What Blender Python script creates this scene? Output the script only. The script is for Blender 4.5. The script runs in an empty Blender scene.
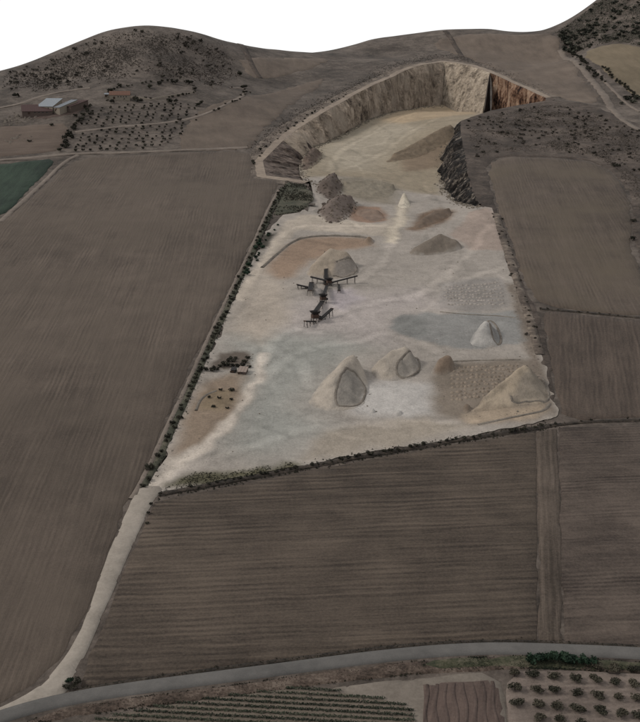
import bpy, bmesh, math, random
import numpy as np
from mathutils import Vector, Matrix
from mathutils.geometry import delaunay_2d_cdt

scene = bpy.context.scene
COL = scene.collection

# ------------------------------------------------------------------ camera
cam = bpy.data.cameras.new('camera'); cam_o = bpy.data.objects.new('camera', cam); COL.objects.link(cam_o)
cam.sensor_fit = 'HORIZONTAL'; cam.sensor_width = 36.0; cam.lens = 36.0 * 1100 / 640
cam.clip_start = 1.0; cam.clip_end = 12000
cam_o.location = (0, 0, 209); cam_o.rotation_euler = (math.radians(90 - 14.6), 0, 0)
scene.camera = cam_o

# ------------------------------------------------------------------ sky and sun (bright overcast)
SUN_DIR = Vector((-0.80, -0.02, 0.60)).normalized()
world = bpy.data.worlds.new('World'); scene.world = world; world.use_nodes = True
wn = world.node_tree.nodes; wl = world.node_tree.links; wn.clear()
sky = wn.new('ShaderNodeTexSky'); sky.sky_type = 'NISHITA'; sky.sun_disc = False
sky.sun_elevation = math.asin(SUN_DIR.z); sky.sun_rotation = math.atan2(SUN_DIR.x, SUN_DIR.y)
sky.dust_density = 6.0; sky.air_density = 1.0; sky.altitude = 200
cloud = wn.new('ShaderNodeMix'); cloud.data_type = 'RGBA'; cloud.inputs[0].default_value = 0.93
cloud.inputs[7].default_value = (11.0, 11.0, 11.0, 1)
bg = wn.new('ShaderNodeBackground'); bg.inputs['Strength'].default_value = 0.055
wo = wn.new('ShaderNodeOutputWorld')
wl.new(sky.outputs[0], cloud.inputs[6]); wl.new(cloud.outputs[2], bg.inputs['Color']); wl.new(bg.outputs[0], wo.inputs['Surface'])
sun = bpy.data.lights.new('sun', 'SUN'); sun.energy = 1.5; sun.angle = math.radians(10); sun.color = (1.0, 0.95, 0.88)
sun_o = bpy.data.objects.new('sun', sun); COL.objects.link(sun_o); sun_o.location = (-400, 300, 700)
sun_o.rotation_euler = (-SUN_DIR).to_track_quat('-Z', 'Y').to_euler()
scene.view_settings.view_transform = 'Standard'; scene.view_settings.look = 'None'
scene.view_settings.exposure = 0.85; scene.view_settings.gamma = 1.0; scene.view_settings.use_curve_mapping = False

# ------------------------------------------------------------------ survey (metres; x east, y away, z up)
GPTS = [(-754.0, 1482.46, 36.22), (-852.02, 1675.18, -25.57), (-1093.3, 2149.57, -223.85), (-568.0, 1467.54, 21.07), (-641.84, 1658.32, -40.41), (-823.6, 2127.93, -237.89), (-461.45, 1455.91, 18.02), (-521.44, 1645.18, -43.21), (-669.11, 2111.07, -240.08), (-413.09, 1468.19, 23.46), (-466.79, 1659.05, -38.03), (-598.98, 2128.87, -235.55), (-390.0, 1480.0, 27.2), (-440.7, 1672.4, -34.55), (-565.5, 2146.0, -232.7), (-347.45, 1527.29, 42.27), (-392.62, 1725.84, -20.49), (-503.81, 2214.58, -221.13), (-298.0, 1553.54, 59.34), (-336.74, 1755.5, -3.98), (-432.1, 2252.63, -206.01), (-231.82, 1565.85, 64.92), (-261.95, 1769.42, 1.34), (-336.14, 2270.49, -201.34), (-180.82, 1595.42, 54.53), (-204.32, 1802.82, -9.69), (-262.19, 2313.36, -213.93), (-117.82, 1685.55, 28.65), (-133.13, 1904.68, -37.51), (-170.84, 2444.05, -246.5), (-31.64, 1807.22, -0.4), (-35.75, 2042.16, -69.17), (-45.87, 2620.47, -284.59), (16.09, 1838.78, -3.45), (18.18, 2077.83, -72.89), (23.33, 2666.24, -289.98), (98.18, 1874.28, 7.95), (110.95, 2117.94, -62.25), (142.36, 2717.71, -281.21), (200.73, 1919.73, 16.24), (226.82, 2169.29, -54.94), (291.05, 2783.6, -276.3), (287.45, 1941.45, 16.69), (324.82, 2193.83, -54.95), (416.81, 2815.1, -277.46), (386.82, 1930.8, 17.24), (437.1, 2181.8, -54.18), (560.89, 2799.65, -276.13), (409.09, 1882.53, 38.26), (462.27, 2127.26, -32.12), (593.18, 2729.67, -251.51), (439.36, 1877.82, 60.61), (496.48, 2121.93, -9.67), (637.08, 2722.83, -228.82), (471.91, 1883.56, 81.71), (533.26, 2128.42, 11.31), (684.27, 2731.16, -208.15), (540.0, 1907.28, 129.19), (610.2, 2155.23, 58.28), (783.0, 2765.56, -162.42), (661.82, 1943.07, 181.34), (747.85, 2195.67, 109.66), (959.64, 2817.45, -112.93), (891.36, 1968.74, 156.64), (1007.24, 2224.67, 84.41), (1292.48, 2854.67, -139.54), (-203.82, 1205.71, 11.23), (-217.64, 1294.67, 20.71), (-224.55, 1339.05, 25.07), (-214.82, 1440.99, 42.56), (-224.09, 1509.17, 55.03), (-275.36, 1189.05, 9.52), (-296.64, 1289.54, 21.67), (-329.55, 1282.97, 17.36), (-369.18, 1349.05, 22.14), (-318.18, 1448.15, 29.19), (-154.91, 1468.84, 25.85), (-127.0, 1302.04, 8.09), (-119.5, 1219.67, 3.0), (-411.09, 1217.29, 14.11), (-445.64, 1326.98, 20.38), (-546.91, 1315.22, 16.87), (-94.18, 1527.51, 3.39), (-28.55, 1624.0, 0.84), (407.27, 1664.19, 29.52), (357.82, 1700.16, 2.98), (427.64, 1753.18, 39.08), (453.82, 1622.59, 35.34), (480.0, 1727.54, 63.91), (410.36, 1530.9, 15.85), (552.73, 1669.69, 49.72), (507.82, 1520.56, 17.52), (645.82, 1530.9, 15.85), (-619.32, 1077.89, 0.0), (-425.78, 1077.89, 0.0), (-251.6, 1077.89, 0.0), (-135.48, 1077.89, 0.0), (0.0, 1077.89, 0.0), (135.48, 1077.89, 0.0), (232.24, 1077.89, 0.0), (367.72, 1077.89, 0.0), (561.25, 1077.89, 0.0), (-553.24, 955.26, 0.0), (-380.35, 955.26, 0.0), (-224.75, 955.26, 0.0), (-121.02, 955.26, 0.0), (0.0, 955.26, 0.0), (121.02, 955.26, 0.0), (207.46, 955.26, 0.0), (328.49, 955.26, 0.0), (501.37, 955.26, 0.0), (-467.7, 796.5, 0.0), (-321.54, 796.5, 0.0), (-190.0, 796.5, 0.0), (-102.31, 796.5, 0.0), (0.0, 796.5, 0.0), (102.31, 796.5, 0.0), (175.39, 796.5, 0.0), (277.7, 796.5, 0.0), (423.85, 796.5, 0.0), (-387.76, 648.14, 0.0), (-266.58, 648.14, 0.0), (-157.53, 648.14, 0.0), (-84.82, 648.14, 0.0), (0.0, 648.14, 0.0), (84.82, 648.14, 0.0), (145.41, 648.14, 0.0), (230.23, 648.14, 0.0), (351.41, 648.14, 0.0), (-313.97, 511.2, 0.0), (-215.85, 511.2, 0.0), (-127.55, 511.2, 0.0), (-68.68, 511.2, 0.0), (0.0, 511.2, 0.0), (68.68, 511.2, 0.0), (117.74, 511.2, 0.0), (186.42, 511.2, 0.0), (284.53, 511.2, 0.0), (-249.28, 391.15, 0.0), (-171.38, 391.15, 0.0), (-101.27, 391.15, 0.0), (-54.53, 391.15, 0.0), (0.0, 391.15, 0.0), (54.53, 391.15, 0.0), (93.48, 391.15, 0.0), (148.01, 391.15, 0.0), (225.91, 391.15, 0.0), (-209.08, 316.54, 0.0), (-143.74, 316.54, 0.0), (-84.94, 316.54, 0.0), (-45.74, 316.54, 0.0), (0.0, 316.54, 0.0), (45.74, 316.54, 0.0), (78.4, 316.54, 0.0), (124.14, 316.54, 0.0), (189.48, 316.54, 0.0), (11.81, 1331.65, 0.0), (-22.41, 1259.57, 0.0), (-59.15, 1139.89, 0.0), (66.24, 1502.09, 0.0), (155.04, 1682.35, 0.0), (187.5, 1710.18, 0.0), (238.6, 1595.55, 0.0), (282.26, 1418.56, 0.0), (174.3, 1308.66, 0.0), (285.9, 1343.44, 0.0), (357.38, 1343.44, 0.0), (159.27, 1820.26, 0.0), (274.36, 1738.91, 0.0), (263.74, 1233.78, 0.0), (351.66, 1233.78, 0.0), (299.87, 1547.47, 0.0), (-1500, -300, 0.0), (-1500, 100, 0.0), (-700, -300, 0.0), (-700, 100, 0.0), (0, -300, 0.0), (0, 100, 0.0), (700, -300, 0.0), (700, 100, 0.0), (1500, -300, 0.0), (1500, 100, 0.0), (-1500, 500, 0.0), (1500, 500, 0.0), (-1500, 900, 0.0), (1500, 900, 0.0)]
DPTS = [(-8.23, 1014.37, 1.63), (-15.02, 1041.82, 5.67), (-19.3, 1072.65, 7.69), (-21.15, 1121.68, 10.99), (-17.89, 1174.32, 13.54), (-8.67, 1212.16, 14.0), (2.25, 1258.87, 19.94), (16.51, 1321.47, 28.3), (42.53, 1405.0, 32.3), (73.81, 1484.01, 36.73), (112.38, 1584.08, 45.97), (152.52, 1639.36, 52.04), (180.72, 1659.05, 52.56), (180.72, 1659.05, 52.56), (190.65, 1628.87, 53.85), (199.62, 1584.31, 49.86), (221.03, 1518.55, 40.75), (239.78, 1588.16, 56.55), (251.57, 1538.77, 48.87), (266.94, 1472.38, 37.24), (281.05, 1405.51, 24.34), (153.09, 1282.34, 11.01), (144.99, 1248.82, 15.98), (136.76, 1211.5, 22.57), (126.64, 1135.26, 23.29), (120.64, 1060.46, 19.9), (123.8, 990.93, 11.35), (132.99, 940.77, 0.56), (-24.81, 911.12, -1.2), (-38.99, 854.91, -1.2), (-54.21, 733.45, -1.2), (-68.87, 610.32, -1.2), (-79.26, 482.32, -1.2), (-55.95, 482.3, -1.2), (-9.64, 501.1, -1.2), (39.92, 521.18, -1.2), (92.27, 537.42, -1.2), (121.15, 548.78, -1.2), (126.98, 598.75, -1.2), (132.89, 698.35, -1.2), (139.06, 797.72, -1.2), (143.23, 884.16, -1.2), (19.87, 715.18, -1.2), (80.59, 664.72, -1.2), (22.51, 819.55, -1.2), (78.47, 775.74, -1.2), (44.66, 591.57, -1.2), (-10.73, 565.64, -1.2), (-41.43, 631.63, -1.2), (145.84, 935.5, -1.2), (0.0, 881.36, -1.2), (31.86, 874.67, -1.2), (77.17, 844.98, -1.2), (115.77, 845.09, -1.2), (-8.63, 953.53, 1.5), (25.54, 939.58, 6.0), (68.24, 941.51, 6.0), (100.89, 926.94, 6.0)]
LAYOUT = {'HEAD': [[184.5, 1710.0, 180.7, 1659.0], [201.7, 1703.0, 190.7, 1628.9], [220.4, 1673.4, 199.6, 1584.3], [240.7, 1610.0, 221.0, 1518.6]],
 'LEFT': [[-10.1, 1017.0, -8.2, 1014.4], [-32.5, 1030.4, -15.0, 1041.8], [-50.5, 1040.2, -19.3, 1072.7], [-56.1, 1096.6, -21.2, 1121.7],
          [-39.1, 1182.4, -17.9, 1174.3], [-24.3, 1239.8, -8.7, 1212.2], [-9.1, 1286.0, 2.2, 1258.9], [12.0, 1350.8, 16.5, 1321.5],
          [40.5, 1433.3, 42.5, 1405.0], [73.3, 1511.3, 73.8, 1484.0], [113.5, 1613.9, 112.4, 1584.1], [154.6, 1677.5, 152.5, 1639.4],
          [184.5, 1710.0, 180.7, 1659.0]],
 'RED': [[240.7, 1610.0, 239.8, 1588.2], [253.9, 1558.6, 251.6, 1538.8], [269.4, 1489.0, 266.9, 1472.4], [283.5, 1418.6, 281.0, 1405.5]],
 'RIGHT': [[160.9, 1283.4, 153.1, 1282.3], [156.4, 1250.9, 145.0, 1248.8], [152.8, 1215.6, 136.8, 1211.5], [146.8, 1139.3, 126.6, 1135.3],
           [141.5, 1064.5, 120.6, 1060.5], [136.5, 994.9, 123.8, 990.9], [136.1, 944.8, 133.0, 940.8]],
 'berm': {'P1': [(14.3, 585.4), (9.8, 575.9), (7.4, 556.5), (14.8, 556.4), (22.3, 560.0), (25.7, 578.0), (21.0, 586.2), (14.3, 585.4)],
          'P2': [(51.5, 613.8), (43.6, 603.0), (42.8, 594.2), (47.4, 592.4), (55.2, 599.2), (57.8, 612.1), (56.6, 624.8), (51.5, 613.8)],
          'P4': [(106.2, 679.5), (103.1, 645.4), (107.2, 639.9), (110.2, 647.5), (110.8, 668.0), (108.8, 679.5), (106.2, 679.5)],
          'P5': [(114.4, 587.6), (125.0, 600.1), (125.5, 579.1), (122.3, 563.0), (112.8, 563.4), (102.5, 559.6), (102.2, 564.8)],
          'P7': [(11.3, 771.9), (18.6, 778.7), (26.6, 783.3), (26.1, 767.4), (17.5, 758.1), (9.1, 758.8)]},
 'bush_dirt': [(-75.7, 460.4), (-75.9, 453.0), (-80.6, 491.6), (-75.2, 444.9)],
 'bush_farm': [(-354.1, 1317.3), (-299.0, 1150.4), (-286.9, 1202.9)],
 'bush_grid': [(-51.7, 618.6), (-48.8, 618.6), (-41.8, 618.6), (-52.5, 614.4), (-49.7, 614.4), (-43.8, 613.0), (-52.6, 608.2), (-49.7, 607.5),
               (-46.9, 607.5), (-44.0, 607.5), (-40.5, 606.2)],
 'bush_house': [(-211.7, 1293.2), (-205.8, 1291.6), (-235.7, 1280.1), (-173.1, 1303.8), (-167.1, 1311.2), (-202.5, 1349.9), (-192.9, 1367.2),
                (-176.7, 1382.6), (-162.2, 1394.1), (-237.2, 1344.2), (-245.2, 1322.2), (-151.6, 1373.5), (-141.5, 1309.5), (-139.0, 1319.5),
                (-96.4, 1456.2), (-107.2, 1522.7)],
 'bush_junction': [(-87.3, 343.4), (-85.4, 340.9), (-84.4, 342.9), (-87.7, 340.4)],
 'bush_line': [(-68.0, 602.2), (-64.6, 602.2), (-61.2, 601.5), (-59.5, 602.1), (-57.2, 607.5), (-55.6, 608.9)],
 'bush_right': [(378.9, 1390.5), (382.9, 1377.4), (392.5, 1395.5), (367.0, 1372.2), (283.0, 1071.9), (286.9, 1071.8), (240.8, 845.0), (254.3, 890.5)],
 'bush_ring': [(-54.0, 576.4), (-47.9, 575.8), (-47.7, 565.5), (-56.3, 556.7), (-49.0, 555.0), (-54.3, 566.7), (-59.7, 567.9)],
 'bush_road': [(75.6, 353.9), (79.3, 355.0), (82.9, 355.0), (86.3, 354.0), (89.8, 353.4), (92.9, 352.9), (95.6, 352.3)],
 'conv': [[(4.1, 741.7), (4.4, 791.8)], [(6.2, 744.7), (-6.2, 747.5)], [(-5.8, 745.5), (-6.7, 720.2)], [(6.2, 743.7), (25.5, 747.1)],
          [(4.8, 737.7), (2.6, 712.9)], [(1.6, 707.4), (-3.5, 679.2)], [(-3.1, 674.2), (-9.3, 665.9)], [(0.0, 677.6), (7.7, 686.3)],
          [(-7.5, 736.6), (-15.6, 735.5)], [(13.0, 741.8), (12.8, 726.3)]],
 'crest': {'P1': (12, [(6.5, 573.1, 0.5), (13.3, 588.3, 0.88), (18.5, 596.2, 1)]),
           'P10': (7.5, [(75.0, 985.6, 1)]),
           'P11': (2.2, [(77.6, 555.8, 1)]),
           'P12': (1.5, [(40.8, 549.7, 1)]),
           'P13': (3, [(37.7, 841.6, 1)]),
           'P14': (7, [(80.6, 1199.2, 0.5), (111.1, 1242.8, 0.85), (148.7, 1284.3, 1)]),
           'P15': (5, [(81.1, 890.6, 0.6), (97.3, 923.2, 1), (108.5, 934.0, 0.8)]),
           'P16': (2.6, [(-2.0, 727.9, 1)]),
           'P17': (1.6, [(27.6, 551.9, 1)]),
           'P18': (4, [(33.9, 933.2, 0.8), (47.3, 931.1, 1)]),
           'P19': (8, [(-14.3, 1140.7, 0.8), (-6.3, 1177.5, 1)]),
           'P2': (9, [(35.2, 603.3, 0.75), (42.6, 611.8, 0.95), (49.1, 614.7, 1)]),
           'P20': (5, [(24.0, 1025.2, 0.9), (47.5, 1052.9, 1), (67.9, 1044.0, 0.9)]),
           'P3': (6, [(68.5, 606.8, 0.9), (73.6, 611.0, 1)]),
           'P4': (7.5, [(98.9, 649.0, 0.95), (102.0, 658.4, 1)]),
           'P5': (10.5, [(87.3, 560.6, 0.35), (99.5, 574.1, 0.7), (113.1, 586.9, 1)]),
           'P6': (8.5, [(77.9, 818.2, 0.65), (91.1, 830.3, 1), (100.0, 827.9, 0.7)]),
           'P7': (12, [(-2.1, 770.2, 0.6), (7.9, 783.1, 1), (18.7, 783.3, 0.85)]),
           'P8': (10, [(5.4, 999.5, 0.8), (13.1, 1036.0, 1)]),
           'P9': (10, [(7.5, 923.6, 0.75), (17.2, 951.0, 1), (26.1, 961.1, 0.8)])},
 'crusher': [(2.0, 709.2), (-3.1, 675.9), (6.2, 741.7)],
 'dirt_road': [(-85.5, 465.5), (-82.8, 477.8), (-71.1, 476.9), (-75.0, 465.5), (-76.4, 453.0), (-77.8, 436.3), (-79.9, 417.8), (-82.6, 378.4),
               (-84.8, 361.0), (-86.8, 346.0), (-87.7, 338.9), (-92.1, 334.0), (-101.2, 329.2), (-110.0, 324.5), (-121.1, 317.2), (-132.1, 311.1),
               (-133.6, 315.5), (-122.8, 322.7), (-109.7, 330.9), (-103.0, 336.5), (-96.8, 343.5), (-91.4, 361.1), (-89.0, 378.4), (-88.6, 417.8),
               (-87.0, 440.2)],
 'farm': [(-301.0, 1257.3), (-312.7, 1244.9), (-281.9, 1251.4), (-277.2, 1261.1)],
 'farm_track': [(-360.6, 1271.3), (-342.1, 1287.9), (-327.2, 1312.2), (-304.9, 1327.9), (-271.8, 1339.3)],
 'farm_yard': [(-338.3, 1263.4), (-318.2, 1283.2), (-271.5, 1277.9), (-261.1, 1247.0), (-282.9, 1234.9), (-304.4, 1223.2)],
 'field_crest': [(179.2, 1866.5), (262.9, 1884.7), (340.3, 1858.4), (374.3, 1819.3), (366.8, 1731.6), (353.1, 1543.4), (345.1, 1393.0),
                 (328.6, 1374.3), (300.8, 1417.1), (279.5, 1509.0), (255.9, 1616.8), (228.5, 1738.2), (195.2, 1784.3)],
 'field_edge_right': [(142.9, 700.1), (167.7, 694.5), (191.6, 687.1), (215.5, 681.6)],
 'field_farm': [(-402.2, 1188.6), (-341.6, 1199.1), (-300.5, 1206.4), (-267.9, 1214.8), (-260.0, 1126.2), (-279.7, 1115.7), (-315.6, 1100.7),
                (-370.5, 1087.0)],
 'field_green': [(-363.2, 1063.8), (-309.2, 1076.3), (-283.4, 1089.6), (-258.5, 1100.9), (-259.1, 1043.2), (-260.0, 964.7), (-261.1, 897.8),
                 (-296.6, 855.6)],
 'field_left': [(-319.9, 855.4), (-257.4, 884.2), (-252.7, 935.7), (-248.9, 1003.3), (-246.9, 1065.1), (-239.0, 1101.7), (-189.1, 1110.9),
                (-131.3, 1128.0), (-71.5, 1141.2), (-66.0, 1080.8), (-65.0, 1030.9), (-44.2, 1023.0), (-37.5, 1015.4), (-40.2, 966.0), (-46.9, 905.3),
                (-53.0, 828.1), (-63.8, 718.2), (-71.9, 628.8), (-75.4, 582.7), (-80.2, 535.0), (-82.7, 496.3), (-86.3, 468.1), (-87.0, 440.2),
                (-89.1, 416.4), (-89.6, 379.6), (-92.1, 361.1), (-97.6, 344.0), (-103.1, 337.0), (-109.3, 331.6), (-125.8, 321.8), (-142.9, 314.2),
                (-216.8, 464.9)],
 'field_middle': [(-75.1, 463.0), (-54.9, 471.6), (-9.4, 489.7), (39.0, 506.9), (74.6, 519.1), (109.7, 530.3), (98.1, 464.5), (90.0, 417.7),
                  (80.9, 366.4), (66.4, 367.0), (44.2, 366.1), (22.0, 363.3), (-7.2, 357.7), (-35.6, 351.7), (-63.2, 345.4), (-83.9, 340.4),
                  (-83.9, 358.3), (-81.4, 378.4), (-78.9, 416.4), (-76.9, 436.3)],
 'field_right_low': [(120.9, 534.4), (164.4, 538.6), (207.0, 543.1), (145.7, 361.2), (117.3, 363.9), (89.1, 366.1), (99.2, 417.7), (108.1, 464.5)],
 'field_right_mid': [(141.9, 694.8), (155.2, 696.4), (178.5, 685.6), (208.3, 678.2), (239.2, 676.2), (198.1, 547.6), (166.5, 546.5), (125.2, 543.0),
                     (129.3, 579.1), (137.4, 641.3)],
 'field_right_up': [(164.0, 1080.9), (178.4, 1106.0), (209.2, 1111.5), (247.4, 1103.8), (270.4, 1083.6), (276.4, 1030.1), (266.9, 954.5),
                    (247.2, 869.7), (233.8, 821.4), (228.6, 776.7), (222.1, 716.0), (213.9, 686.8), (180.1, 692.5), (147.2, 705.4), (142.7, 735.3),
                    (143.4, 793.3), (151.2, 926.4), (156.4, 1021.6)],
 'field_saddle': [(-117.6, 1598.7), (-29.7, 1696.0), (15.2, 1730.6), (0.0, 1647.8), (-68.8, 1563.2), (-94.4, 1531.6)],
 'field_slope': [(-138.6, 1302.9), (-91.1, 1392.1), (-27.2, 1539.9), (14.0, 1586.7), (-25.2, 1424.9), (-51.2, 1280.6), (-68.2, 1194.0),
                 (-71.7, 1145.3), (-131.7, 1131.7), (-146.5, 1137.2), (-150.6, 1207.5)],
 'field_strip': [(109.4, 530.3), (121.5, 534.6), (108.5, 464.5), (99.7, 417.7), (89.5, 366.1), (80.7, 366.4), (89.8, 417.7), (97.9, 464.5)],
 'field_tan': [(375.0, 1665.5), (422.9, 1657.8), (451.9, 1614.8), (497.6, 1577.5), (439.3, 1338.9), (393.9, 1391.2), (388.3, 1521.9)],
 'field_weed': [(-31.2, 1019.1), (-18.2, 1007.9), (-9.9, 997.1), (-6.1, 960.0), (-10.2, 935.0), (-16.6, 917.0), (-28.9, 911.1), (-37.8, 905.3),
                (-37.3, 934.6), (-33.6, 979.5)],
 'floor_low_left': [(-85.6, 466.4), (-79.5, 484.1), (-75.8, 509.0), (-73.4, 542.6), (-71.0, 577.7), (-66.1, 617.3), (-60.8, 665.6), (-55.8, 737.4),
                    (-48.9, 809.4), (-39.7, 872.8), (-30.5, 908.2), (-16.6, 915.6), (-8.6, 949.9), (-6.2, 979.9), (-8.3, 1018.8)],
 'floor_low_right': [(133.4, 943.9), (145.4, 932.5), (142.0, 865.5), (137.0, 775.9), (134.0, 716.4), (131.4, 664.7), (128.3, 605.5), (124.4, 554.6),
                     (120.5, 543.0), (91.3, 530.8), (54.6, 518.1), (14.5, 504.0), (-19.0, 491.6), (-46.6, 482.3), (-60.1, 477.3), (-73.2, 471.6),
                     (-77.0, 466.4)],
 'grove': [(-254.7, 1120.1), (-258.2, 1243.7), (-245.9, 1261.0), (-140.1, 1318.8), (-145.3, 1258.4), (-147.0, 1159.0), (-152.5, 1136.3)],
 'grove_hedge': [(-260.6, 1119.8), (-261.2, 1151.4), (-261.9, 1195.7), (-262.0, 1240.4), (-261.1, 1270.8)],
 'grove_line': [(-254.7, 1120.1), (-236.7, 1120.7)],
 'heap_end': [(98.2, 576.6)],
 'hedge_fields': [(142.9, 700.1), (164.5, 694.5), (191.6, 687.1), (203.4, 683.4)],
 'hedge_green': [(-35.0, 872.8), (-44.3, 835.3), (-49.4, 791.5), (-52.1, 753.4)],
 'hedge_left': [(-33.2, 993.5), (-40.2, 922.6), (-47.6, 840.1), (-58.2, 723.8), (-66.3, 631.7), (-70.1, 584.0), (-74.8, 537.1), (-78.3, 499.2),
                (-81.5, 475.1)],
 'hedge_low': [(-72.9, 469.8), (-55.3, 476.0), (-9.5, 493.4), (39.2, 510.9), (75.1, 523.3), (121.0, 537.4)],
 'hedge_low_far': [(121.0, 537.4), (139.3, 541.4), (165.6, 543.1)],
 'hedge_right': [(146.2, 914.9), (139.4, 809.1), (135.9, 735.3), (133.1, 681.1), (129.3, 626.6)],
 'hedge_track': [(-36.5, 986.4), (-44.7, 911.0), (-50.4, 835.3), (-61.3, 720.0), (-69.5, 628.7), (-73.2, 582.7), (-77.9, 537.2), (-80.7, 499.2),
                 (-84.1, 471.6), (-85.5, 465.5)],
 'hedge_upper': [(375.9, 1703.1), (368.0, 1581.6), (372.2, 1527.0), (375.6, 1490.1)],
 'hedge_upper_b': [(386.4, 1554.4), (390.1, 1507.1), (391.9, 1451.4), (393.7, 1404.7)],
 'hill_left': [(-378.9, 1340.8), (-405.6, 1459.2), (-387.2, 1468.5), (-344.8, 1514.8), (-294.6, 1534.6), (-229.7, 1550.7), (-178.9, 1577.4),
               (-135.0, 1626.4), (-116.2, 1576.8), (-108.8, 1507.7), (-129.2, 1394.3), (-161.8, 1412.6), (-217.2, 1369.3), (-271.8, 1339.3),
               (-330.2, 1335.1)],
 'hill_right': [(371.9, 1823.2), (389.0, 1831.0), (403.4, 1840.7), (418.0, 1851.4), (438.6, 1860.3), (454.6, 1862.7), (473.2, 1863.1),
                (537.8, 1839.7), (503.9, 1599.7), (453.9, 1622.4), (424.1, 1662.8), (390.6, 1684.6), (380.9, 1743.0)],
 'hill_right_foot': [(368.1, 1786.4), (379.7, 1783.2), (385.0, 1726.2), (385.9, 1676.0), (375.9, 1703.1), (368.5, 1740.5)],
 'house': [(-229.3, 1296.4), (-244.1, 1302.1)],
 'orchard': [(68.4, 347.3), (75.3, 346.5), (82.2, 345.8), (89.3, 344.7), (96.2, 344.2), (102.8, 342.4), (108.9, 341.7), (67.5, 339.9), (75.0, 338.9),
             (81.2, 338.9), (88.5, 337.4), (95.3, 335.9), (102.0, 334.9), (108.0, 334.5), (67.0, 332.5), (74.0, 331.5), (80.3, 330.8), (87.1, 329.6),
             (94.2, 328.2), (101.0, 327.0), (106.1, 326.3), (73.1, 325.1), (80.0, 324.7), (86.6, 322.6), (93.5, 321.2), (100.1, 319.8), (65.5, 319.4),
             (72.5, 318.5), (79.5, 317.1), (105.0, 318.5), (97.2, 351.3), (103.9, 349.7), (111.2, 349.2)],
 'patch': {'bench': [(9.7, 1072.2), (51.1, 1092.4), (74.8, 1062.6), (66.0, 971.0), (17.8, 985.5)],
           'grey_mid': [(-53.8, 639.1), (-37.9, 678.9), (6.3, 671.1), (30.0, 640.3), (0.0, 590.6), (-10.6, 559.7), (5.1, 531.8), (-19.4, 506.0),
                        (-46.6, 511.0), (-45.6, 565.5), (-39.8, 603.5)],
           'haul': [(-84.2, 469.0), (-73.9, 498.2), (-56.9, 521.2), (-44.2, 553.9), (-37.2, 598.1), (-33.6, 628.7), (-30.1, 628.7), (-34.0, 580.2),
                    (-42.1, 538.2), (-55.5, 512.0), (-67.8, 487.8), (-75.3, 467.2)],
           'haul_up': [(-59.5, 714.4), (-49.6, 769.9), (-39.0, 818.7), (-28.3, 888.8), (-16.5, 911.3), (48.6, 889.8), (63.4, 930.7), (70.4, 971.6),
                       (77.2, 968.1), (63.9, 877.3), (54.6, 854.7), (-15.8, 867.8), (-26.8, 837.7), (-41.3, 774.1), (-49.6, 714.4)],
           'head_tan': [(77.1, 1445.0), (129.0, 1617.8), (176.7, 1662.4), (222.4, 1673.3), (209.0, 1490.3), (151.5, 1421.2), (98.5, 1383.9)],
           'hedge_green': [(-71.3, 475.1), (-59.1, 489.7), (-44.8, 488.8), (-14.4, 499.2), (-9.5, 493.4), (-55.3, 476.0)],
           'left_dark': [(-63.7, 818.7), (-48.2, 852.4), (-34.6, 862.5), (-37.9, 828.1), (-50.7, 814.0)],
           'left_pale': [(-54.4, 662.4), (-50.8, 733.4), (-41.3, 774.1), (-26.1, 743.3), (-19.0, 679.0), (-34.7, 639.1)],
           'pad_blue': [(44.8, 667.3), (51.0, 685.8), (70.8, 693.0), (129.1, 694.9), (127.3, 641.4), (89.3, 635.4), (60.5, 647.2)],
           'pad_blue_dark': [(44.8, 667.3), (52.2, 684.1), (67.3, 689.5), (65.5, 655.0), (54.9, 653.2)],
           'pad_pale': [(74.3, 549.9), (95.8, 560.6), (119.7, 560.6), (119.5, 551.1), (92.4, 538.5), (74.5, 538.5)],
           'pad_tan': [(62.8, 594.5), (74.2, 616.6), (125.1, 619.5), (125.9, 572.8), (121.0, 545.3), (76.5, 534.1), (63.0, 552.2)],
           'pale_mid': [(-32.3, 696.2), (0.0, 724.1), (67.9, 735.1), (78.7, 707.2), (47.7, 684.0), (42.0, 640.6), (6.1, 655.0), (-24.7, 662.4)],
           'pan': [(-41.1, 769.9), (-26.5, 828.2), (-11.6, 850.2), (37.3, 851.6), (41.0, 829.5), (14.9, 814.7), (-7.3, 791.7), (-17.5, 761.6),
                   (-31.2, 753.4)],
           'pink': [(103.3, 857.8), (126.0, 925.5), (144.2, 935.5), (142.0, 865.5), (141.2, 820.8), (112.7, 820.7)],
           'ramp': [(67.5, 967.0), (79.8, 968.3), (66.9, 885.3), (56.6, 837.2), (49.1, 839.5), (59.8, 901.0)],
           'right_scrub': [(129.3, 745.0), (136.1, 745.1), (123.6, 566.7), (123.6, 545.3), (119.7, 552.3), (122.5, 641.4)],
           'rows_a': [(82.9, 749.0), (125.9, 759.1), (128.3, 739.1), (122.4, 701.9), (96.8, 694.9), (78.5, 705.4)],
           'rust_a': [(25.7, 945.4), (33.1, 960.4), (52.3, 961.5), (57.1, 909.6), (40.6, 891.9), (24.4, 895.8)],
           'rust_b': [(69.8, 871.0), (84.9, 935.4), (104.1, 957.0), (115.2, 933.5), (97.6, 893.6), (78.9, 865.5)],
           'south_pale': [(5.1, 531.8), (56.9, 543.0), (76.5, 534.1), (54.9, 521.2), (-9.6, 499.2)],
           'upper': [(-19.1, 1058.7), (-21.5, 1202.4), (24.7, 1388.1), (116.0, 1636.6), (229.7, 1730.9), (208.0, 1464.3), (154.8, 1287.1),
                     (129.8, 1155.2), (111.8, 1030.8), (75.3, 1042.9), (19.6, 1086.5)],
           'upper_pale': [(10.0, 1113.4), (0.0, 1207.2), (49.0, 1375.1), (100.0, 1406.1), (118.6, 1331.9), (77.0, 1228.7), (50.9, 1131.6)],
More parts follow.
